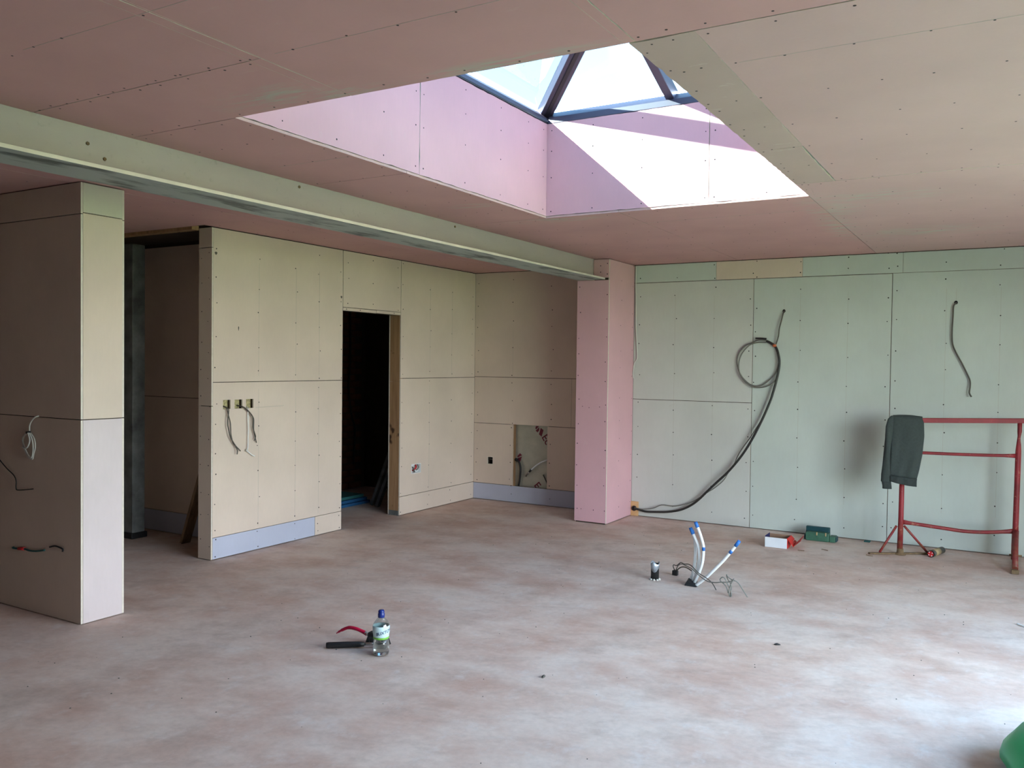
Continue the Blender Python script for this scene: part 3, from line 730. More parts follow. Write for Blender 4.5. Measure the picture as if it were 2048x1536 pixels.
# ------------------------------------------------------------------ sweatshirt over the rail
def raily(x): return TL[1]+(x-TL[0])*dv.y/dv.x
sw = empty('sweatshirt', (-.75, 7.62, .55)); tag(sw, 'charcoal green sweatshirt hung over the end of the red trestle', 'sweatshirt')
prof = [(1.0, -.60, -.60), ]
LFT = [(1.142, -.838), (1.10, -.852), (1.0, -.846), (.85, -.846), (.70, -.846), (.645, -.844)]
RGT = [(1.128, -.628), (1.09, -.612), (.98, -.606), (.83, -.616), (.70, -.636), (.625, -.652)]
def ip(tab, z):
    for (za, xa), (zb_, xb) in zip(tab, tab[1:]):
        if z <= za and z >= zb_: return xa+(xb-xa)*(za-z)/(za-zb_)
    return tab[0][1] if z > tab[0][0] else tab[-1][1]
def shirt_rows(z0, z1, nz, nx=22, amp=.006):
    vv = []
    for i in range(nz+1):
        for k in range(nx+1):
            u = k/nx; zl = z0[0]+(z1[0]-z0[0])*i/nz; zr = z0[1]+(z1[1]-z0[1])*i/nz
            z = zl+(zr-zl)*u+ (.008*math.sin(u*3.1) if i == 0 else 0)
            xl, xr = ip(LFT, zl), ip(RGT, zr); x = xl+(xr-xl)*u
            d = (1.12-z)
            y = raily(x)-.026-.035*min(1, d*3)-.014*math.sin(u*math.pi)+amp*math.sin(u*9+z*5)*min(1, d*4)+amp*.6*math.sin(u*17-z*11)*min(1, d*3)
            vv.append((x, y, z))
    fs = [(i*(nx+1)+k, i*(nx+1)+k+1, (i+1)*(nx+1)+k+1, (i+1)*(nx+1)+k) for i in range(nz) for k in range(nx)]
    return vv, fs
def cloth(name, vv, fs, mat, th=.006):
    o = MB().add(vv, fs, 0, True).build(name, mat, sw)
    s_ = o.modifiers.new('thick', 'SOLIDIFY'); s_.thickness = th; s_.offset = -1
    return o
# front body, then over the rail and down the back
fv, ff = shirt_rows((1.132, 1.125), (.650, .632), 26)
nx = 22; back = []
for j, (dz, dy) in enumerate(((.006, -.012), (.010, .0), (.006, .014), (-.02, .030), (-.10, .042), (-.20, .05), (-.28, .055))):
    for k in range(nx+1):
        x, y, z = fv[k]; back.append((x-(.010 if j > 3 else 0)+.004*math.sin(k), raily(x)+dy+(.006*math.sin(k*.9) if j > 3 else 0), z+dz))
nb = 7; allv = back[::-1]
allv = []
for j in range(nb-1, -1, -1): allv += back[j*(nx+1):(j+1)*(nx+1)]
allv += fv
nr = nb+27
cloth('body', allv, [(i*(nx+1)+k, i*(nx+1)+k+1, (i+1)*(nx+1)+k+1, (i+1)*(nx+1)+k) for i in range(nr-1) for k in range(nx)], 'cloth')
hv, hf = shirt_rows((.652, .634), (.606, .573), 5)
hv = [(x, y-.003, z+(-.006*math.sin((x+.84)/.2*3.1))) for x, y, z in hv]
cloth('hem', hv, hf, 'rib', .009)
def sleeve(name, path, rx, ry, mat, yoff=-.045):
    mb = MB(); seg = 18; vv = []
    for i, (x, z) in enumerate(path):
        for k in range(seg):
            a = 2*math.pi*k/seg; w_ = 1+.10*math.sin(3*a+z*14)+.06*math.sin(5*a-z*23)
            vv.append((x+rx[i]*math.cos(a)*w_, raily(x)+yoff+ry[i]*math.sin(a)*w_, z))
    n_ = len(path)
    mb.add(vv, [(i*seg+k, i*seg+(k+1) % seg, (i+1)*seg+(k+1) % seg, (i+1)*seg+k) for i in range(n_-1) for k in range(seg)]+[list(range(seg))], 0, True)
    return mb.build(name, mat, sw)
path = [(-.842, 1.138), (-.852, 1.11), (-.862, 1.05), (-.866, .98), (-.868, .90), (-.870, .82), (-.872, .74), (-.876, .66), (-.878, .60)]
sleeve('sleeve', path, [.008, .022, .027, .026, .026, .028, .031, .035, .039], [.02, .03, .03, .027, .026, .026, .026, .026, .026], 'cloth')
sleeve('cuff', [(-.877, .606), (-.874, .59), (-.871, .565), (-.870, .541)], [.038, .036, .035, .035], [.026, .024, .023, .023], 'rib')

# ------------------------------------------------------------------ things on the cable wall
yw = YB-.022
def W2(pts, y=None): return [(x, yw if y is None else y, z) for x, z in pts]
bc = empty('black_cable', (-1.9, yw, .07)); tag(bc, 'thick black cable sweeping down the wall from the coil to the plywood plate', 'cable')
cable('sheath', [(-1.984, yw, 1.761), (-1.942, yw, 1.742), (-1.894, yw, 1.70), (-1.865, yw-.01, 1.615), (-1.859, yw-.012, 1.549), (-1.867, yw-.014, 1.473), (-1.883, yw-.02, 1.388), (-1.905, yw-.03, 1.293), (-1.931, yw-.035, 1.204), (-2.003, yw-.045, 1.02), (-2.103, yw-.05, .813), (-2.197, yw-.05, .662), (-2.311, yw-.05, .518), (-2.408, yw-.045, .422), (-2.507, yw-.04, .32), (-2.586, yw-.035, .238), (-2.667, yw-.03, .171), (-2.77, yw-.025, .116), (-2.895, yw-.02, .083), (-3.033, yw-.015, .067), (-3.142, yw-.01, .06), (-3.225, yw-.01, .075), (-3.264, yw-.008, .078)], .011, 'blackcable', bc, 10)
cable('cut_end', W2([(-2.084, 1.787), (-2.03, 1.786), (-1.984, 1.782)]), .008, 'black', bc)
MB().lathe([(0, -.012), (.016, -.012), (.018, 0), (.016, .012), (0, .012)], (-1.908, yw-.004, 1.719), 12).build('tape_tie', 'orange', bc)
gc = empty('grey_cable_coil', (-2.05, yw, 1.34)); tag(gc, 'loops of grey cable coiled on the rear wall beside the black cable', 'cable')
cable('loop', W2([(-1.92, 1.735), (-1.979, 1.766), (-2.055, 1.771), (-2.112, 1.747), (-2.178, 1.719), (-2.235, 1.651), (-2.253, 1.573), (-2.237, 1.487), (-2.192, 1.41), (-2.114, 1.349), (-2.028, 1.346), (-1.954, 1.396), (-1.89, 1.473), (-1.868, 1.558)], yw), .0058, 'grey', gc)
cable('loop', W2([(-1.984, 1.747), (-2.064, 1.747), (-2.14, 1.719), (-2.206, 1.641), (-2.233, 1.554), (-2.222, 1.458), (-2.162, 1.372), (-2.085, 1.331), (-1.999, 1.333), (-1.925, 1.363), (-1.884, 1.407)], yw-.014), .0058, 'grey', gc)
cable('tail', W2([(-1.884, 1.395), (-1.923, 1.251), (-2.003, 1.048), (-2.058, .95), (-2.104, .871), (-2.179, .76), (-2.226, .68), (-2.263, .59), (-2.311, .518), (-2.359, .436), (-2.437, .361), (-2.517, .304), (-2.607, .237), (-2.688, .189), (-2.833, .143), (-2.971, .142), (-3.056, .103), (-3.164, .080), (-3.255, .086)], yw-.012), .0048, 'grey', gc)
o = cable('grey_cable', [(-1.834, YB+.004, 2.036), (-1.834, yw+.004, 2.028), (-1.848, yw-.01, 1.954), (-1.865, yw-.012, 1.879), (-1.873, yw-.01, 1.804), (-1.895, yw-.004, 1.733)], .0062, 'greyd'); tag(o, 'short grey cable from a round wall hole down to the cable coil', 'cable')
o = cable('grey_cable', [(-.427, YB+.004, 2.08), (-.43, yw, 2.072), (-.444, yw, 2.045), (-.446, yw, 1.968), (-.45, yw, 1.831), (-.444, yw, 1.737), (-.42, yw, 1.668), (-.372, yw, 1.574), (-.333, yw, 1.49), (-.309, yw, 1.431), (-.306, yw-.01, 1.379), (-.31, yw-.014, 1.328), (-.294, yw-.02, 1.295)], .0062, 'greyd'); tag(o, 'single grey cable hanging loose from a wall hole above the red trestle', 'cable')
o = cable('dangling_string', [(-3.294, YB-.012, 2.51), (-3.294, YB-.010, 2.368), (-3.290, YB-.010, 2.191), (-3.285, YB-.010, 1.946), (-3.274, YB-.010, 1.75), (-3.265, YB-.010, 1.612), (-3.271, YB-.010, 1.578), (-3.295, YB-.010, 1.543), (-3.301, YB-.02, 1.484), (-3.303, YB-.025, 1.434), (-3.301, YB-.015, 1.39)], .0055, 'whitecord'); tag(o, 'thin white cord hanging in the corner beside the pink column', 'cord')
pl = MB().box(XP+.001, -3.229, YB-.014, YB-.0005, .002, .147).build('plywood_plate', 'ply', None, .001); tag(pl, 'small plywood plate at the foot of the wall where the cables enter', 'plate')
MB().lathe([(0, 0), (.024, 0), (.026, .004), (.026, .012), (.018, .016), (.012, .016), (.012, .004), (0, .004)], (0, 0, 0), 18, 0, Matrix.Translation((-3.270, YB-.014, .078)) @ Matrix.Rotation(math.pi/2, 4, 'X')).build('grommet', 'black', pl)

# ------------------------------------------------------------------ cables on wall A
xa = XA+.018
def A2(pts, x=xa): return [(x, y, z) for y, z in pts]
c1_ = empty('socket_cable_pair', (xa, 4.57, .8)); tag(c1_, 'pair of grey cables dangling from the square cut-out nearest the wall end', 'cable')
cable('wire', [(XA-.03, 4.545, 1.17)]+A2([(4.548, 1.158), (4.56, 1.13), (4.575, 1.084), (4.587, 1.046), (4.592, 1.0), (4.594, .955), (4.604, .916), (4.616, .881), (4.643, .857), (4.69, .815)]), .0042, 'greyd', c1_)
cable('wire', [(XA-.03, 4.560, 1.17)]+A2([(4.557, 1.152), (4.561, 1.122), (4.556, 1.085), (4.551, 1.036), (4.561, .994), (4.58, .933), (4.609, .889), (4.633, .857), (4.648, .826), (4.647, .793)], xa+.011), .0042, 'greyd', c1_)
c2_ = empty('socket_cable_pair', (xa, 4.8, .87)); tag(c2_, 'grey twin cable with split ends hanging from the middle square cut-out', 'cable')
cable('wire', [(XA-.03, 4.70, 1.17)]+A2([(4.71, 1.158), (4.729, 1.149), (4.774, 1.117), (4.81, 1.08), (4.823, 1.056), (4.823, 1.002), (4.826, .955), (4.841, .907), (4.853, .868)]), .004, 'greyd', c2_)
cable('wire', [(XA-.03, 4.695, 1.172)]+A2([(4.705, 1.160), (4.727, 1.149), (4.767, 1.119), (4.800, 1.084), (4.806, 1.057), (4.807, .995), (4.821, .955), (4.835, .919), (4.819, .888)], xa+.010), .004, 'greyd', c2_)
c3_ = empty('dangling_string', (xa, 4.77, .76)); tag(c3_, 'thin white cord with a knot near its end hanging below the cut-outs', 'cord')
cable('cord', [(XA-.03, 4.775, 1.165)]+A2([(4.765, 1.147), (4.763, 1.125), (4.765, 1.059), (4.768, .982), (4.766, .905), (4.764, .832), (4.752, .812), (4.776, .796), (4.807, .774), (4.835, .762)]), .0034, 'white', c3_)
MB().lathe([(0, -.010), (.008, -.008), (.011, 0), (.008, .008), (0, .010)], (xa, 4.754, .815), 10).build('knot', 'whitecord', c3_)

# ---- cables on the dark stub wall
ys = YS0-.012
def Y2(pts, y=ys): return [(x, y, z) for x, z in pts]
wc = empty('white_cable_coil', (-5.05, ys, .92)); tag(wc, 'small tied coil of white cable hanging on the dark partition wall', 'cable')
cable('tail', [(-4.975, YS0+.004, 1.181), (-4.985, ys, 1.176), (-5.02, ys, 1.155), (-5.046, ys, 1.123), (-5.049, ys, 1.085)], .0045, 'whitecord', wc)
for k, pp in enumerate(([(-5.046, 1.082), (-4.999, 1.044), (-4.99, .997), (-5.005, .956), (-5.017, .924), (-5.058, .932), (-5.099, .97), (-5.117, 1.017), (-5.099, 1.059), (-5.057, 1.08)],
           [(-5.04, 1.081), (-5.005, 1.037), (-4.997, .983), (-5.011, .935), (-5.04, .943), (-5.081, .985), (-5.105, 1.038), (-5.075, 1.07)],
           [(-5.034, 1.079), (-5.016, 1.036), (-5.032, 1.001), (-5.058, .986), (-5.091, .991)])):
    cable('loop', Y2(pp, ys-.009*k), .0042, 'whitecord', wc)
MB().tube([(-5.049, ys-.008, 1.088), (-5.047, ys-.008, 1.074)], .014, 10).build('tie', 'black', wc)
o = cable('thin_wire', Y2([(-5.40, .92), (-5.349, .884), (-5.287, .847), (-5.214, .811), (-5.19, .778), (-5.19, .737), (-5.166, .725), (-5.011, .745)]), .0032, 'black'); tag(o, 'thin black wire trailing across the dark partition wall', 'wire')
rc = empty('green_wire', (-5.05, ys, .37)); tag(rc, 'short dark green wire with a red connector low on the partition wall', 'wire')
cable('wire', [(-5.235, YS0+.004, .368)]+Y2([(-5.225, .367), (-5.155, .37), (-5.107, .376), (-5.048, .372), (-4.977, .378), (-4.897, .393)]), .0055, 'teal', rc)
MB().tube(Y2([(-5.165, .370), (-5.105, .376)]), .0095, 10).build('connector', 'redplastic', rc)
o = cable('thin_wire', [(-4.85, YS0+.004, .417)]+Y2([(-4.845, .418), (-4.795, .43), (-4.745, .427), (-4.717, .42), (-4.72, .407)]), .0048, 'black'); tag(o, 'short curved black wire end beside the red connector', 'wire')

# ---- access opening services
o = empty('drain_hose', (-4.64, YB+.03, .18)); tag(o, 'black flexible hose inside the foil-lined access opening', 'hose')
cable('hose', [(-4.672, YB+.036, .468), (-4.655, YB+.032, .457), (-4.635, YB+.03, .43), (-4.624, YB+.03, .373), (-4.627, YB+.03, .305), (-4.636, YB+.03, .235), (-4.645, YB+.03, .187)], .0115, 'black', o, 10)
MB().tube([(-4.693, YB+.036, .472), (-4.664, YB+.036, .464)], .017, 12).build('hose_end', 'black', o)
o = empty('water_pipe', (-4.4, YB+.03, .3)); tag(o, 'thin white water pipe with a valve crossing the access opening', 'pipe')
cable('pipe', [(-4.290, YB+.046, .494), (-4.357, YB+.034, .469), (-4.421, YB+.026, .428), (-4.494, YB+.024, .366)], .0075, 'white', o)
MB().tube([(-4.486, YB+.024, .374), (-4.508, YB+.024, .350)], .012, 10).build('nut', 'black', o)
MB().tube([(-4.508, YB+.024, .350), (-4.530, YB+.024, .326)], .0095, 10).build('valve', 'chrome', o)
MB().tube([(-4.530, YB+.024, .326), (-4.552, YB+.024, .296)], .0085, 10).build('tail', 'greyd', o)
o = MB().tube([(-4.355, YB+.05, .325), (-4.345, YB+.05, .31), (-4.290, YB+.052, .215)], .0055, 8).build('metal_rod', 'greyd'); tag(o, 'short dark rod leaning in the corner of the access opening', 'rod')

# ------------------------------------------------------------------ pipes and cables rising from the floor
MB_ = MB
def pipe(pts, label, tip=None, bands=(), y=5.75):
    e_ = empty('floor_pipe', pts[0]); tag(e_, label, 'pipe', 'white pipes rising from the floor')
    P = spline(pts, 6); MB().tube(P, .0105, 12).build('pipe', 'white', e_)
    if tip:
        d_ = (P[-1]-P[-5]).normalized(); MB().tube([P[-1]-d_*.002, P[-1]+d_*.02, P[-1]+d_*tip], [.0125, .0125, .012], 12).build('blue_cap', 'blue', e_)
    for b in bands:
        i = min(range(len(P)), key=lambda q_: (P[q_]-Vector(b)).length); d_ = (P[min(i+1, len(P)-1)]-P[max(i-1, 0)]).normalized()
        MB().tube([P[i]-d_*.012, P[i]+d_*.012], .0116, 12).build('blue_band', 'blue', e_)
pipe([(-1.935, 5.79, .0), (-1.92, 5.79, .025), (-1.904, 5.79, .07), (-1.891, 5.79, .154), (-1.888, 5.79, .237), (-1.893, 5.79, .30), (-1.905, 5.79, .345)], 'plain white plastic pipe without a visible tip behind the two curved floor pipes', .03)
pipe([(-1.905, 5.77, .0), (-1.872, 5.77, .079), (-1.859, 5.77, .142), (-1.854, 5.77, .212), (-1.865, 5.77, .276), (-1.885, 5.77, .323), (-1.900, 5.77, .354)], 'curved white plastic floor pipe with blue tip and no blue band', .046)
pipe([(-1.885, 5.75, .0), (-1.845, 5.75, .095), (-1.823, 5.75, .171), (-1.817, 5.75, .253), (-1.821, 5.75, .293), (-1.841, 5.75, .356), (-1.863, 5.75, .408)], 'tallest curved white plastic floor pipe with blue tip and blue band', .038, [(-1.818, 5.75, .262)])
pipe([(-1.866, 5.73, .0), (-1.80, 5.73, .06), (-1.74, 5.73, .125), (-1.68, 5.73, .193), (-1.621, 5.73, .269), (-1.590, 5.73, .313)], 'straight slanting white plastic floor pipe with blue tip and blue band', .045, [(-1.621, 5.73, .269)])
sl_ = MB(); sl_.add([(-1.935, 5.70, .001), (-1.845, 5.70, .001), (-1.845, 5.80, .001), (-1.955, 5.81, .001), (-1.920, 5.715, .034), (-1.868, 5.715, .018), (-1.872, 5.775, .02), (-1.932, 5.79, .038)],
   [(0, 1, 5, 4), (1, 2, 6, 5), (2, 3, 7, 6), (3, 0, 4, 7), (4, 5, 6, 7), (3, 2, 1, 0)]); o = sl_.build('rubber_sleeve', 'black', None, .004); tag(o, 'black rubber sleeve at the floor around the white pipes', 'sleeve')
o = empty('connector_cable', (-2.09, 5.95, 0)); tag(o, 'dark thin cable arching from a small black connector block to the pipes', 'cable')
MB().box(-2.107, -2.068, 5.935, 5.965, .001, .036).build('connector_block', 'black', o, .003)
cable('wire', [(-2.09, 5.95, .034), (-2.10, 5.94, .062), (-2.09, 5.92, .082), (-2.06, 5.90, .085), (-2.02, 5.87, .117), (-1.98, 5.83, .12), (-1.94, 5.80, .13), (-1.893, 5.735, .135), (-1.862, 5.715, .118), (-1.83, 5.705, .098), (-1.785, 5.70, .079), (-1.735, 5.69, .05), (-1.70, 5.67, .012)], .0034, 'greyd', o)
cable('wire', [(-2.08, 5.95, .034), (-2.03, 5.90, .075), (-1.99, 5.88, .086), (-1.94, 5.84, .082), (-1.90, 5.82, .062), (-1.88, 5.815, .01)], .004, 'greyd', o)
o = cable('grey_flex', [(-2.085, 5.955, .034), (-2.05, 5.90, .085), (-2.00, 5.83, .118), (-1.95, 5.76, .128), (-1.876, 5.705, .120), (-1.80, 5.66, .085), (-1.745, 5.63, .072), (-1.69, 5.61, .076), (-1.652, 5.6, .086), (-1.60, 5.6, .094), (-1.569, 5.6, .110), (-1.562, 5.6, .121), (-1.581, 5.6, .079), (-1.591, 5.595, .035), (-1.585, 5.59, .008), (-1.573, 5.59, .010), (-1.584, 5.6, .044), (-1.604, 5.6, .084), (-1.62, 5.6, .113), (-1.636, 5.6, .122), (-1.652, 5.6, .108), (-1.65, 5.602, .093), (-1.628, 5.602, .078), (-1.608, 5.6, .056), (-1.596, 5.595, .022)], .0036, 'grey'); tag(o, 'long tangled grey flex looping beside the slanting floor pipe', 'cable')
o = cable('grey_flex', [(-1.585, 5.605, .006), (-1.58, 5.607, .075), (-1.605, 5.61, .111), (-1.613, 5.61, .141), (-1.603, 5.607, .127), (-1.581, 5.606, .114), (-1.554, 5.61, .106), (-1.53, 5.615, .088), (-1.506, 5.62, .052), (-1.478, 5.63, .005)], .0032, 'grey'); tag(o, 'short stiff grey flex with its free end on the floor', 'cable')
o = empty('duct_stub', (-2.168, 5.75, 0)); tag(o, 'short black duct stub with torn silver tape standing in the floor', 'pipe')
MB().lathe([(0, .001), (.0285, .001), (.0285, .078), (.0285, .115), (.024, .115), (.024, .07), (0, .07)], (-2.168, 5.75, 0), 18).build('duct', 'black', o)
mb = MB(); vv = []
for j, (r_, z_) in enumerate(((.0305, .072), (.031, .100), (.0318, .122))):
    for k in range(16):
        a = k*math.pi/8
        vv.append((-2.168+(r_+.002*math.sin(a*3+j))*math.cos(a), 5.75+(r_+.002*math.sin(a*3+j))*math.sin(a), z_+(.016*math.sin(a*2+1.1) if j == 0 else 0)+(.010*math.sin(a*3) if j == 2 else 0)))
mb.add(vv, [(j*16+k, j*16+(k+1) % 16, (j+1)*16+(k+1) % 16, (j+1)*16+k) for j in range(2) for k in range(16)], 0, True); q_ = mb.build('silver_tape', 'silver', o); sd = q_.modifiers.new('t', 'SOLIDIFY'); sd.thickness = .0016
mb = MB()
for k in range(9):
    a = k*.7; mb.lathe([(0, 0), (.011, .001), (.007, .009), (0, .011)], (-2.168+.033*math.cos(a), 5.75+.033*math.sin(a), .0005), 7)
tag(mb.build('plaster_crumbs', 'dirtwhite', o), kind='stuff')

# ------------------------------------------------------------------ carton, case, cartridge by the wall
cx = empty('open_carton', (-1.687, 7.385, 0)); tag(cx, 'small open carton with white front and red side on the floor', 'box')
t_ = .003; x0, x1, y0_, y1_, hh = -1.778, -1.597, 7.302, 7.462, .088
MB().box(x0, x1, y0_, y1_, .001, .004).build('base', 'card', cx)
MB().box(x0, x1, y0_, y0_+t_, .004, hh).build('front_panel', 'cardwhite', cx); MB().box(x0, x0+t_, y0_+t_, y1_-t_, .004, hh+.010).build('side_panel', 'cardblue', cx)
MB().box(x1-t_, x1, y0_+t_, y1_-t_, .004, hh+.004).build('side_panel', 'cardred', cx); MB().box(x0, x1, y1_-t_, y1_, .004, hh+.004).build('back_panel', 'card', cx)
mb = MB(); pr = [(x1+.0005, .088), (x1+.030, .052), (x1+.048, .030), (x1+.105, .086)]
for (xa_, za_), (xb_, zb_) in zip(pr, pr[1:]):
    mb.add([(xa_, 7.33, za_-.006), (xb_, 7.33, zb_-.010), (xb_, 7.455, zb_+.016), (xa_, 7.455, za_+.008)], [(0, 1, 2, 3)])
q_ = mb.build('lid_flap', 'cardred', cx); sd = q_.modifiers.new('t', 'SOLIDIFY'); sd.thickness = .0025

gcx = empty('green_case', (-1.46, 7.85, 0)); tag(gcx, 'scuffed green case with raised dark lid against the rear wall', 'case')
MB().box(-1.548, -1.352, 7.80, 7.88, .001, .074).build('case_body', 'greencase', gcx, .006)
MB().box(-1.562, -1.36, 7.885, 7.92, .02, .112, 0, Matrix.Rotation(.0, 4, 'X')).build('lid', 'greendark', gcx, .006)
MB().box(-1.566, -1.546, 7.83, 7.90, .001, .045).build('end_cap', 'greendark', gcx, .004)
for x in (-1.452, -1.378): MB().box(x-.005, x+.005, 7.794, 7.801, .052, .080).build('catch', 'beige', gcx, .002)
gk = empty('green_carton', (-1.33, 7.84, 0)); tag(gk, 'small low green pack pushed against the end of the green case', 'box')
MB().box(-1.350, -1.300, 7.805, 7.90, .001, .052).build('pack', 'greencase', gk, .004); MB().box(-1.299, -1.290, 7.815, 7.895, .006, .048).build('end_flap', 'greendark', gk, .003)
ct = empty('sealant_cartridge', (-.51, 7.78, .028)); tag(ct, 'sealant cartridge with red star end lying beside the trestle foot', 'cartridge')
p_, q_ = Vector((-.540, 7.655, .0285)), Vector((-.473, 7.875, .0285)); d_ = (q_-p_).normalized()
MB().tube([p_, q_], .027, 18).build('tube', 'greyd', ct); MB().tube([p_+d_*.05, p_+d_*.15], .0276, 18).build('label_wrap', 'beige', ct)
MB().tube([p_-d_*.004, p_+d_*.006], .0282, 18).build('end_ring', 'black', ct); MB().tube([p_-d_*.006, p_-d_*.003], .022, 18).build('end_disc', 'redplastic', ct)
side = d_.cross(Vector((0, 0, 1))).normalized(); upv = side.cross(d_)
mb = MB()
for k in range(4):
    a = k*math.pi/2+.6; c_ = p_-d_*.0075
    mb.add([c_+side*(rr*math.cos(a+da))+upv*(rr*math.sin(a+da)) for rr, da in ((.008, 0), (.020, .28), (.020, -.28))], [(0, 1, 2)])
mb.build('star_print', 'white', ct)
for (a, b, lb) in (((-1.513, 7.317), (-1.457, 7.315), 'tiny brown wood splinter on the floor beside the red carton flap'), ((-1.35, 7.465), (-1.293, 7.436), 'tiny brown wood splinter on the floor in front of the green case'), ((-1.0, 7.449), (-.945, 7.42), 'tiny brown wood splinter on the floor close to the trestle foot bar')):
    o = beam('wood_splinter', (*a, .004), (*b, .005), .007, .006, 'plank', None); tag(o, lb, 'splinter', 'wood splinters by the rear wall')
o = MB().box(-1.095, -1.045, 8.0, 8.058, .0005, .009).build('membrane_offcut', 'teal', None, .002); tag(o, 'small teal membrane offcut lying at the foot of the rear wall', 'offcut')

# ------------------------------------------------------------------ bottle, hammer, brush
BX, BY = -2.812, 3.485
bt = empty('water_bottle', (BX, BY, 0)); tag(bt, 'half-full clear plastic water bottle with navy cap standing on the floor', 'bottle')
prf = [(0, .003), (.030, .001), (.041, .006), (.0435, .018), (.0425, .030), (.0435, .036), (.0425, .046), (.0435, .055), (.041, .068), (.0385, .082), (.0385, .095), (.041, .110), (.0435, .125), (.044, .150), (.042, .163), (.034, .176), (.024, .188), (.0175, .196), (.0165, .203)]
MB().lathe(prf, (BX, BY, 0), 32).build('bottle_body', 'pet', bt)
wp = [(0, .004)]+[(r_-.002, z_+.001) for r_, z_ in prf[1:13]]+[(.0412, .132), (0, .132)]
MB().lathe(wp, (BX, BY, 0), 32).build('water', 'water', bt)
cap = MB().lathe([(.0165, .196), (.0178, .197), (.0182, .214), (.016, .219), (.0155, .222), (.0165, .228), (.013, .235), (0, .236)], (BX, BY, 0), 24).build('cap', 'navy', bt)
MB().lathe([(.0398, .092), (.0403, .092), (.0416, .108), (.0442, .123), (.0446, .150), (.0436, .156), (.043, .156)], (BX, BY, 0), 36).build('paper_label', 'label', bt)
plab = [c for c in bt.children if c.name.startswith('paper_label')][0]
MB().lathe([(.0401, .088), (.0409, .0885), (.0415, .098), (.0410, .099)], (BX, BY, 0), 36).build('label_band', 'lgreen', plab)
me = text_mesh('BUXTON', .022, .0002); me.materials.clear(); me.materials.append(M['print'])
va = math.atan2(-BY, -BX)          # direction from the bottle to where the lettering faces
a0 = va+.42
for v in me.vertices:
    x, y, z = v.co; yy = y+x*.22; zz = .127+yy; rr = .0448+max(0, z); a = a0+x/.0445
    v.co = (BX+rr*math.cos(a), BY+rr*math.sin(a), zz)
link('lettering', me, plab)

hm = empty('hammer', (-3.0, 3.47, 0)); tag(hm, 'black-gripped hammer lying on the floor beside the water bottle', 'hammer')
h0, h1 = Vector((-3.118, 3.405, .016)), Vector((-2.955, 3.520, .020)); hd = (h1-h0).normalized()
MB().tube([h0, h0+hd*.01, h0+hd*.10, h1-hd*.03, h1], [.0145, .0165, .0165, .015, .0125], 14).build('grip', 'black', hm)
MB().tube([h1-hd*.005, h1+hd*.09], [.0075, .008], 10).build('shaft', 'chrome', hm)
hp0 = h1+hd*.10; pd = Vector((-hd.y, hd.x, 0))
MB().tube([hp0-pd*.040, hp0-pd*.022, hp0-pd*.018, hp0-pd*.006, hp0+pd*.004], [.0125, .0125, .010, .011, .008], 12).build('head', 'greyd', hm)
br = empty('hand_brush', (-2.975, 3.595, 0)); tag(br, 'hand brush with curved magenta red handle and black bristles on the floor', 'brush')
by = 3.595; bxo = -.026
MB().tube(spline([(bxo+q_[0], by+q_[1], q_[2]) for q_ in ((-3.155, -.04, .030), (-3.125, -.03, .050), (-3.085, -.02, .068), (-3.04, -.01, .066), (-3.0, 0, .054), (-2.975, 0, .046))], 6), [.003]*3+[.006]*3+[.0085]*6+[.0098]*12+[.0105]*7, 12).build('handle', 'brushred', br)
MB().tube([(bxo-2.985, by, .050), (bxo-2.955, by+.005, .044)], .0105, 12).build('neck', 'dirtwhite', br)
M4 = Matrix.Translation((bxo-2.905, by+.012, 0)) @ Matrix.Rotation(.15, 4, 'Z')
MB().box(-.055, .06, -.02, .02, .040, .062, 0, M4).build('brush_head', 'black', br, .005)
mb = MB()
for i in range(14):
    for k in range(5):
        x = -.052+i*.008+random.uniform(-.001, .001); y = -.017+k*.0085; sx_ = -.012*(1-i/7)
        p = M4 @ Vector((x, y, .041)); p2 = M4 @ Vector((x+sx_+random.uniform(-.002, .002), y*1.25, .002)); mb.tube([p, p2], [.003, .0042], 5)
tag(mb.build('bristles', 'bristle', br), kind='stuff')

# ---- litter on the floor
def crumb(name, x, y, s, mat, label, grp=None):
    mb = MB(); r = random.Random(hash((round(x*1000), round(y*1000))) & 255)
    mb.lathe([(0, 0), (s, .001), (s*.9, s*.35), (s*.3, s*.6), (0, s*.6)], (0, 0, 0), 7)
    mb.v = [(v[0]*(1+.9*r.random()), v[1]*.6*(1+.4*r.random()), v[2]*(1+.5*r.random())) for v in mb.v]
    o = mb.build(name, mat); o.location = (x, y, .0005); o.rotation_euler = (0, 0, r.random()*3)
    tag(o, label, 'debris', grp)
crumb('bark_scrap', -1.942, 3.657, .012, 'greyd', 'dark flat scrap on the open floor between the water bottle and the green sack')
crumb('rubber_crumb', -1.084, 4.765, .012, 'black', 'black rubbery crumb on the open floor between the pipes and the green sack')
o = beam('white_offcut', (.055, 5.93, .006), (.10, 5.88, .006), .012, .008, 'white', None); tag(o, 'small white plastic offcut lying on the sunlit side of the floor', 'offcut')
rr = random.Random(3)
mb = MB()
for k in range(150):
    x, y = rr.uniform(-4.2, .2), rr.uniform(2.2, 7.4)
    if -2.3 < x < -1.4 and 5.4 < y < 6.1: continue
    s = rr.uniform(.0015, .0045)
    mb.lathe([(0, .0002), (s, .0002), (s*.5, s*.7), (0, s*.8)], (x, y, 0), 5)
tag(mb.build('floor_grit', 'greyd'), 'scattered dark grit on the concrete floor', 'grit', kind='stuff')

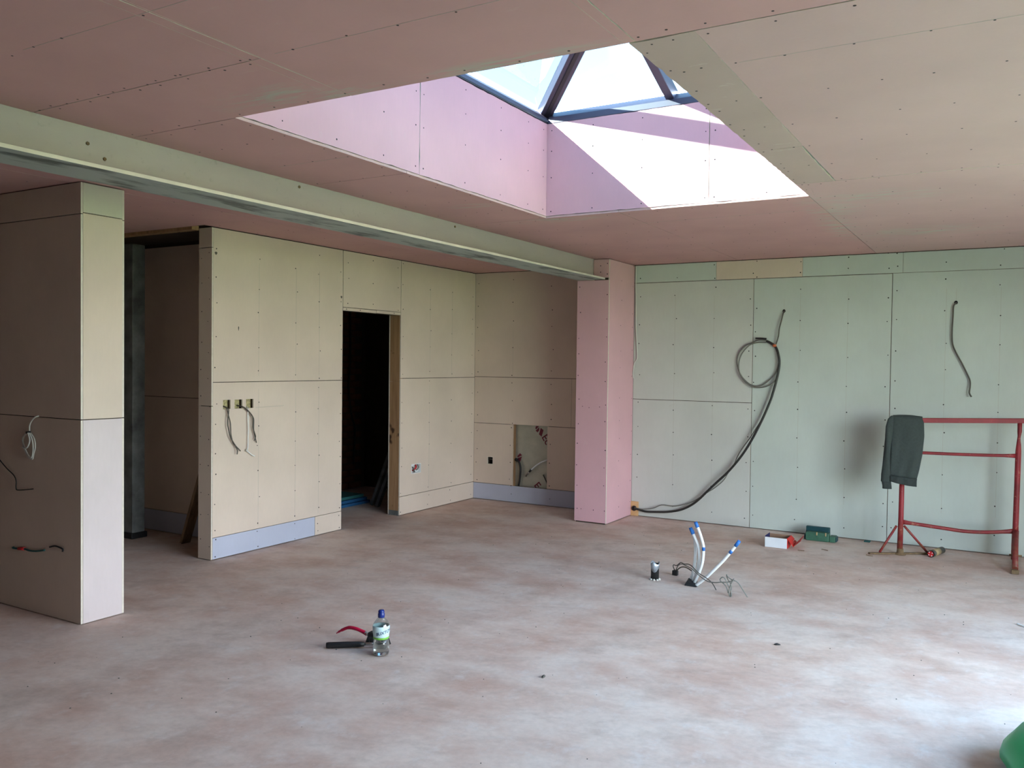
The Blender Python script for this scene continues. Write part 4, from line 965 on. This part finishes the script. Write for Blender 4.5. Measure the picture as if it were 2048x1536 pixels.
# ---- green sack, bottom right
gt = empty('rubble_sack', (.395, 3.72, 0)); tag(gt, 'bright green bulging sack standing on the floor', 'sack')
mb = MB(); seg = 40; vv = []
PR = [(0, .002), (.30, .002), (.375, .02), (.405, .055), (.40, .10), (.365, .145), (.29, .19), (.19, .225), (.09, .245), (.055, .255)]
for r_, z_ in PR:
    for k in range(seg):
        a = 2*math.pi*k/seg; w_ = 1+.022*math.sin(5*a+z_*9)+.016*math.sin(9*a-z_*15)
        vv.append((.395+r_*w_*math.cos(a), 3.72+r_*w_*math.sin(a), z_))
mb.add(vv, [(i*seg+k, i*seg+(k+1) % seg, (i+1)*seg+(k+1) % seg, (i+1)*seg+k) for i in range(len(PR)-1) for k in range(seg)], 0, True); mb.build('sack_body', 'tub', gt)
mb = MB(); vv = []
for r_, z_ in ((.052, .252), (.04, .27), (.075, .30), (.11, .315)):
    for k in range(seg):
        a = 2*math.pi*k/seg; w_ = 1+.16*math.sin(7*a)
        vv.append((.395+r_*w_*math.cos(a), 3.72+r_*w_*math.sin(a), z_+.012*math.sin(5*a)))
mb.add(vv, [(i*seg+k, i*seg+(k+1) % seg, (i+1)*seg+(k+1) % seg, (i+1)*seg+k) for i in range(3) for k in range(seg)], 0, True); mb.build('gathered_neck', 'tub', gt)

# ------------------------------------------------------------------ things in the dark rear rooms
o = beam('leaning_plank', (-5.905, 4.74, .004), (-5.385, 4.74, 1.36), .09, .03, 'plank', None); tag(o, 'long plank leaning in the dark hall behind the left wall', 'plank')
gp = empty('grey_post', (-6.46, 4.66, 0)); tag(gp, 'mottled grey post on a black foot in the dark hall', 'post')
MB().box(-6.535, -6.395, 4.60, 4.72, .05, 2.49).build('shaft', 'galv', gp, .004); MB().box(-6.55, -6.38, 4.585, 4.735, .001, .05).build('foot', 'black', gp, .004)
for i, (y, w_) in enumerate(((7.085, 1.0), (7.02, 1.12))):
    o = beam('leaning_batten', (-5.85+.12*i, y, .006), (-5.392, y+.02, .006+(.46-.12*i)*2.45), .06, .035, 'galv', None); tag(o, ['grey batten leaning inside the doorway, its foot nearer the blue sheets', 'grey batten leaning inside the doorway, its foot nearer the timber door jamb'][i], 'batten', 'battens inside the doorway')
for i in range(3):
    o = MB().box(-6.60+.03*i, -5.965-.03*i, 6.30, 7.19-.02*i, .002+i*.032, .032+i*.032).build('blue_sheet', 'bluefoam' if i < 2 else 'teal', None, .002)
    tag(o, ['blue sheet at the bottom of the stack inside the doorway', 'blue sheet in the middle of the stack inside the doorway', 'teal sheet on top of the stack inside the doorway'][i], 'sheet', 'sheets stacked inside the doorway')
o = cable('hanging_cable', [(-6.74, 7.72, 2.3), (-6.735, 7.73, 1.6), (-6.73, 7.70, 1.2), (-6.72, 7.74, .9), (-6.735, 7.82, .7), (-6.74, 7.80, .3)], .012, 'black'); tag(o, 'black cable hanging down the brick wall inside the doorway', 'cable')
